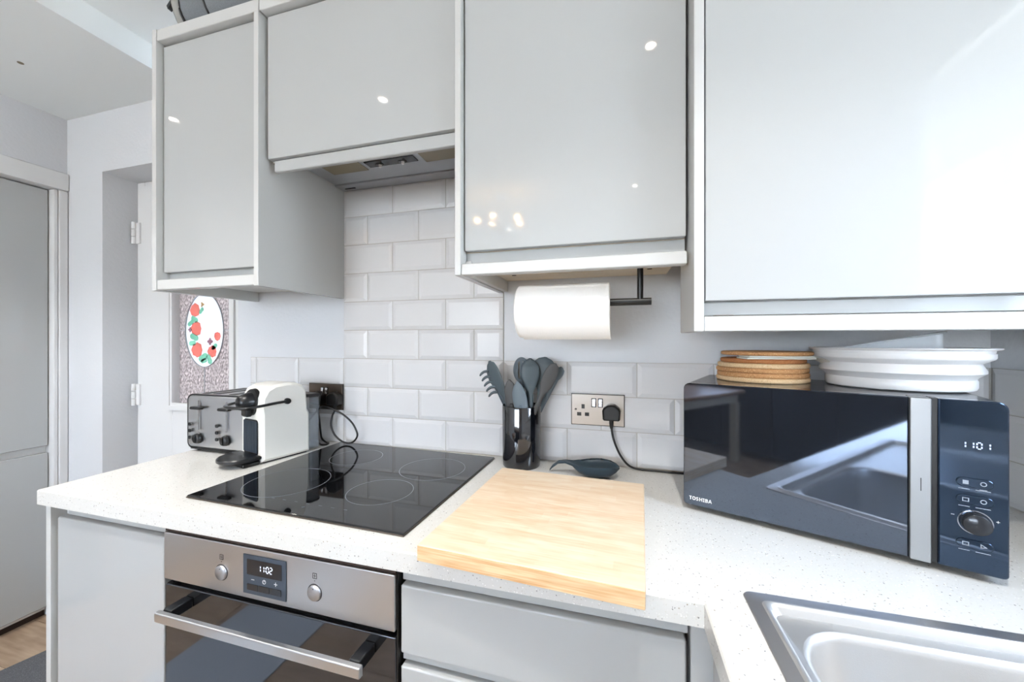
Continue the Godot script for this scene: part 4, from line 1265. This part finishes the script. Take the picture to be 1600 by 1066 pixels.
func build_small_things():
	var st
	var t
	# chopping board, overhanging the front edge
	t = thing("chopping_board", "thick bamboo chopping board overhanging the worktop edge", "chopping board", V(0.723, 0.91, 0.398), -3.4)
	lb(t, "board", V(-0.181, 0.0, -0.204), V(0.181, 0.028, 0.204), M.bamboo, 0.002)
	st = nb()
	cbox(st, V(-0.180, 0.001, 0.2035), V(0.180, 0.0265, 0.2046), 0.0005)
	obj("front_edge", st, M.bamboo_side, t)
	# sockets
	socket("brushed metal double socket on the tiles above the spoon rest", 0.7975, 1.0745, 0.155, M.bronze, [-0.042], [-0.0105, 0.0085])
	socket("dark bronze double socket between the coffee machine and the hob", -0.1725, 1.0765, 0.150, M.bronze_dark, [], [-0.0125, 0.0045])
	socket("dark bronze single socket plate on the tiles behind the toaster", -0.357, 1.0765, 0.096, M.bronze_dark, [], [0.0])
	plug("black plug in the brushed metal socket", 0.8375, 1.071, 0.0135, [V(0.838, 1.027, 0.0255), V(0.842, 1.002, 0.027), V(0.850, 0.977, 0.028), V(0.864, 0.947, 0.026), V(0.885, 0.922, 0.024), V(0.912, 0.9135, 0.024), V(0.964, 0.9135, 0.026), V(1.03, 0.9135, 0.028), V(1.062, 0.9135, 0.018), V(1.076, 0.9135, 0.0115)], "black power cord running along the worktop to the microwave")
	plug("black plug near the end of the dark bronze socket, with a looped cord", -0.122, 1.072, 0.0135, [V(-0.1215, 1.028, 0.0255), V(-0.127, 1.010, 0.032), V(-0.126, 0.977, 0.038), V(-0.108, 0.948, 0.042), V(-0.082, 0.929, 0.042), V(-0.055, 0.922, 0.042), V(-0.031, 0.928, 0.042), V(-0.015, 0.947, 0.042), V(-0.017, 0.966, 0.042), V(-0.034, 0.995, 0.044), V(-0.064, 1.022, 0.050), V(-0.094, 1.038, 0.056), V(-0.125, 1.047, 0.0585), V(-0.152, 1.046, 0.053), V(-0.185, 1.036, 0.028), V(-0.23, 1.00, 0.016), V(-0.29, 0.95, 0.013), V(-0.33, 0.9135, 0.014)], "black looped power cord hanging by the coffee machine")
	plug("black plug half hidden behind the coffee machine tank", -0.196, 1.072, 0.0135, [V(-0.1955, 1.028, 0.0255), V(-0.193, 1.00, 0.022), V(-0.19, 0.95, 0.018), V(-0.185, 0.925, 0.018), V(-0.165, 0.9135, 0.022), V(-0.142, 0.9135, 0.033), V(-0.136, 0.9135, 0.05), V(-0.150, 0.9135, 0.058), V(-0.168, 0.9135, 0.045)], "short black cord curled on the worktop behind the coffee machine")
	# utensil pot
	t = thing("utensil_pot", "tall glossy black utensil pot on the worktop", "pot", V(0.579, 0.91, 0.066))
	st = nb()
	lathe(st, [Vector2(0, 0.0), Vector2(0.053, 0.0), Vector2(0.0555, 0.003), Vector2(0.0565, 0.02), Vector2(0.0575, 0.176), Vector2(0.0565, 0.1785), Vector2(0.0550, 0.176), Vector2(0.0535, 0.01), Vector2(0, 0.010)], 48)
	obj("pot_wall", st, M.pot, t)
	# utensils
	var u
	u = utensil("grey pasta server with prongs leaning out of the pot", 0.544, V(0.482, 1.219, 0), 0.07, 0.08, [[0.115, 0.0085, 0.006], [0.09, 0.016, 0.006, 0, 0.002], [0.06, 0.023, 0.005, 0, 0.006], [0.03, 0.022, 0.004, 0, 0.004], [0.010, 0.014, 0.003], [0.0, 0.004, 0.002]], M.silicone, -25.0)
	for k in 5:
		st = nb()
		var yy = u[1] - 0.028 - k * 0.017
		tube(st, catmull([V(-0.012, yy, 0.006), V(-0.027, yy + 0.004, 0.010), V(-0.034, yy + 0.002, 0.018), V(-0.035, yy - 0.002, 0.026)], 5), [0.0045, 0.0045, 0.0045, 0.0045, 0.0044, 0.0043, 0.0042, 0.0041, 0.004, 0.004, 0.0038, 0.0036, 0.0034, 0.003, 0.0028, 0.002], 8)
		obj("prong", st, M.silicone, u[0])
	# slotted spoon: a flat ring with bars
	u = utensil("dark slotted spoon standing in the pot", 0.570, V(0.570, 1.155, 0), 0.028, 0.024, [[0.03, 0.006, 0.005], [0.0, 0.010, 0.004]], M.silicone_dark)
	st = nb()
	var oo = PackedVector2Array(); var ii = PackedVector2Array()
	for p in oval(0.026, 0.040, 40):
		oo.append(p); ii.append(p * 0.72)
	band(st, oo, ii, -0.002, 0.002)
	for x in [-0.0145, -0.0005, 0.0135]:
		cbox(st, V(x - 0.0038, -0.030, -0.0018), V(x + 0.0038, 0.030, 0.0018), 0.0005)
	obj("slotted_blade", st, M.silicone_dark, u[0], V(-0.002, u[1] + 0.034, 0))
	utensil("slate blue solid spoon behind the grey ladle", 0.592, V(0.600, 1.227, 0), 0.044, 0.042, [[0.10, 0.008, 0.006], [0.075, 0.018, 0.006], [0.045, 0.024, 0.005, 0, 0.003], [0.02, 0.022, 0.004], [0.006, 0.012, 0.003], [0.0, 0.004, 0.002]], M.silicone_dark)
	utensil("light grey spoon facing forward in the pot", 0.614, V(0.611, 1.226, 0), 0.085, 0.09, [[0.098, 0.0075, 0.006], [0.078, 0.014, 0.007, 0, 0.002], [0.048, 0.0235, 0.008, 0, 0.004], [0.022, 0.022, 0.007, 0, 0.003], [0.006, 0.012, 0.004], [0.0, 0.003, 0.002]], M.silicone, 22.0)
	utensil("broad grey ladle with a round bowl in the pot", 0.627, V(0.651, 1.232, 0), 0.062, 0.062, [[0.105, 0.008, 0.006], [0.08, 0.018, 0.010], [0.05, 0.033, 0.014], [0.022, 0.031, 0.012], [0.006, 0.017, 0.007], [0.0, 0.004, 0.002]], M.silicone)
	utensil("charcoal turner leaning right over the pot rim", 0.626, V(0.686, 1.216, 0), 0.09, 0.096, [[0.105, 0.0075, 0.006], [0.085, 0.010, 0.005], [0.07, 0.015, 0.0035], [0.03, 0.016, 0.003], [0.006, 0.010, 0.002], [0.0, 0.003, 0.0015]], M.silicone_brown, 12.0)
	utensil("pale grey tongs leaning furthest right out of the pot", 0.633, V(0.694, 1.200, 0), 0.035, 0.024, [[0.11, 0.0075, 0.005], [0.04, 0.0085, 0.005], [0.02, 0.012, 0.004], [0.006, 0.010, 0.003], [0.0, 0.004, 0.002]], M.silicone_light)
	utensil("dark brown-grey spatula low in the front of the pot", 0.560, V(0.549, 1.166, 0), 0.095, 0.095, [[0.09, 0.015, 0.004], [0.06, 0.0165, 0.0035], [0.025, 0.0155, 0.003], [0.006, 0.008, 0.002], [0.0, 0.003, 0.0015]], M.silicone_brown)
	utensil("light slate spatula in the front of the pot", 0.594, V(0.577, 1.163, 0), 0.102, 0.112, [[0.09, 0.0155, 0.006], [0.06, 0.0185, 0.0055], [0.03, 0.0165, 0.005], [0.008, 0.009, 0.003], [0.0, 0.003, 0.002]], M.silicone_light)
	utensil("small dark brush leaning left under the pasta server", 0.530, V(0.488, 1.148, 0), 0.05, 0.05, [[0.05, 0.0065, 0.005], [0.03, 0.006, 0.004], [0.008, 0.007, 0.004], [0.0, 0.004, 0.002]], M.silicone_dark)
	# spoon rest
	t = thing("spoon_rest", "dark grey silicone spoon rest lying on the worktop", "spoon rest", V(0.79, 0.91, 0.105))
	var rows = []
	for s in [[-0.119, 0.006, 0.004, 0.009], [-0.112, 0.007, 0.012, 0.020], [-0.095, 0.008, 0.026, 0.033], [-0.075, 0.010, 0.029, 0.036], [-0.055, 0.016, 0.024, 0.034], [-0.035, 0.030, 0.008, 0.033], [-0.01, 0.042, 0.001, 0.035], [0.02, 0.045, 0.001, 0.037], [0.045, 0.037, 0.006, 0.036], [0.062, 0.022, 0.018, 0.033], [0.070, 0.006, 0.026, 0.030]]:
		var row = []
		for k in 24:
			var a = TAU * k / 24
			var yv = lerp(s[2], s[3], 0.5 + 0.5 * sin(a)) if sin(a) < 0 else s[3] - (s[3] - s[2]) * 0.55 * sin(a) * (1.0 if s[1] > 0.012 else 0.0)
			if sin(a) < 0: yv = lerp(s[3], s[2], sqrt(abs(sin(a))))
			row.append(V(s[0], yv, cos(a) * s[1]))
		rows.append(row)
	st = nb()
	loft(st, rows)
	obj("tray", st, M.silicone_dark, t)
	# kitchen roll on its black holder
	t = thing("roll_holder", "matt black kitchen roll holder screwed under the wall cabinet", "roll holder", V(0.905, 1.367, 0.24))
	st = nb()
	tube(st, [V(0.024, 0.003, 0), V(-0.293, 0.003, 0)], 0.0085, 18)
	obj("rod", st, M.black, t)
	st = nb()
	tube(st, [V(0, 0.003, 0), V(0, 0.098, 0)], 0.0068, 16)
	obj("post", st, M.black, t)
	st = nb()
	lathe(st, [Vector2(0, 0.0), Vector2(0.02, 0.0), Vector2(0.02, 0.0), Vector2(0.022, 0.006), Vector2(0, 0.006)], 24)
	obj("mount", st, M.black, t, V(0, 0.0965, 0))
	t = thing("kitchen_roll", "white embossed kitchen paper roll under the wall cabinet", "paper roll", V(0.7285, 1.352, 0.24))
	st = nb()
	var prof = [Vector2(0.027, -0.109), Vector2(0.061, -0.110), Vector2(0.0645, -0.107), Vector2(0.0645, 0.107), Vector2(0.061, 0.110), Vector2(0.027, 0.109)]
	lathe(st, prof, 48)
	obj("paper", st, M.paper, t, Vector3.ZERO, V(0, 0, -90))
	st = nb()
	lathe(st, [Vector2(0.027, -0.109), Vector2(0.027, 0.109)], 28)
	lathe(st, [Vector2(0.0258, -0.109), Vector2(0.0258, 0.109)], 28)
	obj("card_core", st, M.cork_pale, t, Vector3.ZERO, V(0, 0, -90))
	st = nb()      # the loose end of the sheet
	var sheet = []
	for i in 9:
		var a = -0.15 - i * 0.16
		var r = 0.0652 + 0.0006 * i
		var row = []
		var x0 = -0.107 + 0.0015 * i; var x1 = 0.107 + 0.0006 * i
		for k in 12: row.append(V(lerp(x0, x1, k / 11.0), sin(a) * r, cos(a) * r))
		for k in 12: row.append(V(lerp(x1, x0, k / 11.0), sin(a) * (r - 0.0006), cos(a) * (r - 0.0006)))
		sheet.append(row)
	loft(st, sheet)
	obj("loose_sheet", st, M.paper, t)
	# cork mats on the microwave
	var mt = 1.1872
	var hs = [0.0105, 0.0105, 0.0105, 0.0105, 0.0100, 0.0085]
	var ms = [M.cork_pale, M.cork, M.cork, M.cork_pale, M.cork_dark, M.cork]
	var off = [V(0, 0, 0), V(0.0005, 0, 0), V(-0.001, 0, 0.0), V(0.001, 0, 0.001), V(0.002, 0, -0.002), V(0.008, 0, 0.001)]
	var lab = ["bottom cork mat of the stack on the microwave", "second cork mat from the bottom of the stack", "third cork mat from the bottom of the stack", "pale cork mat just under the dark one in the stack", "darker brown cork mat under the folded white strip", "top cork mat resting on the folded white strip"]
	var y = mt
	for k in 6:
		if k == 5: y += 0.0075
		var rr = [0.0925, 0.0912, 0.0918, 0.0908][k] if k < 4 else (0.085 if k == 4 else 0.0905)
		st = nb()
		lathe(st, [Vector2(0, 0), Vector2(rr - 0.0030, 0), Vector2(rr - 0.0008, 0.0012), Vector2(rr, 0.0034), Vector2(rr, hs[k] - 0.0034), Vector2(rr - 0.0008, hs[k] - 0.0012), Vector2(rr - 0.0030, hs[k]), Vector2(0, hs[k])], 56)
		var cm = obj("cork_mat", st, ms[k], self, V(1.180, y, 0.143) + off[k])
		tag(cm, lab[k], "mat", "cork mats stacked on the microwave")
		y += hs[k]
		if k == 4:
			t = thing("folded_strip", "folded white cloth strip between the upper cork mats", "cloth", V(1.18, y, 0.143), 6.0)
			lb(t, "fold", V(-0.065, 0.0002, 0.030), V(0.070, 0.0038, 0.086), M.cloth, 0.0015)
			lb(t, "fold", V(-0.060, 0.0039, 0.028), V(0.072, 0.0073, 0.084), M.cloth, 0.0015)
			st = nb()
			var rw = []
			for i in 7:
				var f = i / 6.0
				var px = 0.068 + f * 0.040; var py = 0.0052 - f * f * 0.020
				rw.append([V(px, py + 0.0012, 0.030 + f * 0.02), V(px, py + 0.0012, 0.084), V(px, py - 0.0012, 0.084), V(px, py - 0.0012, 0.030 + f * 0.02)])
			loft(st, rw)
			obj("loose_end", st, M.cloth, t)
	# collapsible bowl
	t = thing("collapsible_bowl", "white collapsible bowl with stepped sides on the microwave", "bowl", V(1.397, mt, 0.208))
	st = nb()
	lathe(st, [Vector2(0, 0.0), Vector2(0.100, 0.0), Vector2(0.107, 0.002), Vector2(0.109, 0.006), Vector2(0.109, 0.018), Vector2(0.107, 0.021), Vector2(0.110, 0.025), Vector2(0.1195, 0.033), Vector2(0.1195, 0.037), Vector2(0.114, 0.048), Vector2(0.114, 0.050), Vector2(0.128, 0.058), Vector2(0.130, 0.061), Vector2(0.130, 0.069), Vector2(0.1285, 0.069), Vector2(0.1275, 0.060), Vector2(0.112, 0.050), Vector2(0.112, 0.047), Vector2(0.117, 0.036), Vector2(0.117, 0.034), Vector2(0.106, 0.024), Vector2(0.104, 0.006), Vector2(0, 0.004)], 64)
	obj("wall", st, M.plastic_white, t)
	st = nb()
	lathe(st, [Vector2(0.1285, 0.0692), Vector2(0.1290, 0.074), Vector2(0.136, 0.0755), Vector2(0.1375, 0.0775), Vector2(0.136, 0.079), Vector2(0.126, 0.078), Vector2(0.1255, 0.0692), Vector2(0.1285, 0.0692)], 64)
	obj("rim", st, M.plastic_white, t)
	# clear box leaning in the bowl
	t = thing("plastic_box", "translucent plastic food box tilted inside the white bowl", "box", V(1.396, mt + 0.0465, 0.200), -26.0)
	t.rotation_degrees = Vector3(0, -26, 12)
	st = nb()
	var bw = 0.160; var bd = 0.085; var bh = 0.044
	loft(st, [ring_at(bw * 0.88, bd * 0.86, 0.014, 0.0), ring_at(bw * 0.9, bd * 0.88, 0.016, 0.003), ring_at(bw, bd, 0.018, bh)], true, false)
	loft(st, [ring_at(bw * 0.88 - 0.003, bd * 0.86 - 0.003, 0.013, 0.0015), ring_at(bw - 0.003, bd - 0.003, 0.017, bh)], true, false)
	obj("tub", st, M.clear_plastic, t)
	st = nb()
	loft(st, [ring_at(bw - 0.003, bd - 0.003, 0.017, bh), ring_at(bw + 0.009, bd + 0.009, 0.02, bh), ring_at(bw + 0.009, bd + 0.009, 0.02, bh + 0.0035), ring_at(bw - 0.003, bd - 0.003, 0.017, bh + 0.0035), ring_at(bw - 0.003, bd - 0.003, 0.017, bh)], false, false)
	obj("rim", st, M.clear_plastic, t)
	# bag on top of the wall cabinets
	t = thing("holdall_bag", "grey fabric bag with black strap lying on the wall cabinets", "bag", V(-0.325, 2.2275, 0.235))
	st = nb()
	var sec = []
	for s in [[-0.175, 0.018, 0.045], [-0.168, 0.05, 0.055], [-0.145, 0.075, 0.068], [-0.09, 0.086, 0.080], [-0.02, 0.090, 0.086], [0.06, 0.090, 0.086], [0.13, 0.082, 0.078], [0.17, 0.055, 0.055], [0.18, 0.015, 0.04]]:
		var row = []
		for k in 24:
			var a = TAU * k / 24
			row.append(V(s[0], 0.0865 + s[2] * sin(a) * (1.0 if sin(a) > 0 else 1.0), s[1] * 1.1 * cos(a)))
		sec.append(row)
	loft(st, sec)
	obj("body", st, M.bag, t)
	for x in [-0.105, 0.0]:
		st = nb()
		var lp = []
		for k in 40: lp.append(V(x, 0.0865 + sin(TAU * k / 40) * (0.0815 if x < -0.05 else 0.0868), cos(TAU * k / 40) * (0.0935 if x < -0.05 else 0.0985)))
		tube(st, lp, 0.0035, 8, true)
		obj("piping", st, M.black_satin, t)
	st = nb()
	tube(st, catmull([V(-0.118, 0.03, 0.072), V(-0.110, 0.075, 0.098), V(-0.098, 0.11, 0.094), V(-0.088, 0.16, 0.055)], 6), 0.011, 8, false, 0.4)
	obj("light_strap", st, M.bag_trim, t)
	st = nb()
	ext(st, rrect(0.045, 0.034, 0.012, 5), 0, 0.016, 0.005)
	obj("buckle", st, M.black_satin, t, V(-0.145, 0.095, 0.072), V(-20, -18, 42))
	# rug
	st = nb()
	cbox(st, V(-0.38, 0.0, -0.27), V(0.38, 0.008, 0.27), 0.003)
	var rug = obj("rug", st, M.rug, self, V(-1.075, 0.0002, 0.40), V(0, -15, 0))
	tag(rug, "dark grey flecked rug on the plank floor", "rug")

	st = nb()
	cbox(st, V(-0.22, 0.0, -0.65), V(0.22, 0.007, 0.65), 0.003)
	tag(obj("runner_rug", st, M.runner, self, V(-0.64, 0.0002, 1.42)), "pale blue-grey runner rug on the floor in front of the oven", "rug")

func ring_at(w, d, r, y):
	var o = []
	for q in rrect(w, d, r, 5): o.append(V(q.x, y, q.y))
	return o

# ---------------------------------------------------------------- what the gloss mirrors from behind the camera
func build_beyond():
	var t = thing("dining_table", "wooden topped dining table with cream legs across the room", "table", V(-1.02, 0.0, 2.95), 90.0)
	lb(t, "tabletop", V(-0.75, 0.72, -0.40), V(0.75, 0.755, 0.40), M.table_wood, 0.004)
	lb(t, "apron", V(-0.68, 0.63, -0.36), V(0.68, 0.7195, 0.36), M.cream, 0.003)
	for x in [-0.65, 0.65]:
		for z in [-0.34, 0.34]:
			lb(t, "leg", V(x - 0.035, 0.0, z - 0.035), V(x + 0.035, 0.6295, z + 0.035), M.cream, 0.004)
	t = thing("sideboard", "long navy sideboard under the added window across the room", "sideboard", V(-0.35, 0.0, 4.05))
	lb(t, "carcass", V(-1.15, 0.06, -0.2), V(1.0, 0.84, 0.24), M.navy, 0.003)
	lb(t, "top", V(-1.17, 0.8405, -0.22), V(1.02, 0.87, 0.24), M.table_wood, 0.004)
	for k in 4: lb(t, "door", V(-1.14 + k * 0.535, 0.08, -0.22), V(-0.612 + k * 0.535, 0.83, -0.2005), M.navy, 0.003)
	for x in [-1.1, 0.95]:
		for z in [-0.15, 0.19]: lb(t, "leg", V(x - 0.025, 0.0, z - 0.025), V(x + 0.025, 0.0595, z + 0.025), M.table_wood, 0.003)
	var d = Node3D.new()
	d.name = "door_2"
	add_child(d)
	d.position = V(1.17, 0.0, 4.28)
	setting(d, "white panelled inner door across the room")
	pb(d, "door_frame", V(0.72, 0, 4.27), V(0.80, 2.06, 4.2995), M.white, 0.004)
	pb(d, "door_frame", V(1.54, 0, 4.27), V(1.62, 2.06, 4.2995), M.white, 0.004)
	pb(d, "door_frame", V(0.80, 1.98, 4.27), V(1.54, 2.06, 4.2995), M.white, 0.004)
	pb(d, "door_leaf", V(0.80, 0.01, 4.28), V(1.54, 1.98, 4.2995), M.white, 0.002)
	for b in [[0.88, 0.15, 1.46, 0.85], [0.88, 1.0, 1.46, 1.85]]:
		pb(d, "door_panel", V(b[0], b[1], 4.272), V(b[2], b[3], 4.2798), M.white, 0.004)
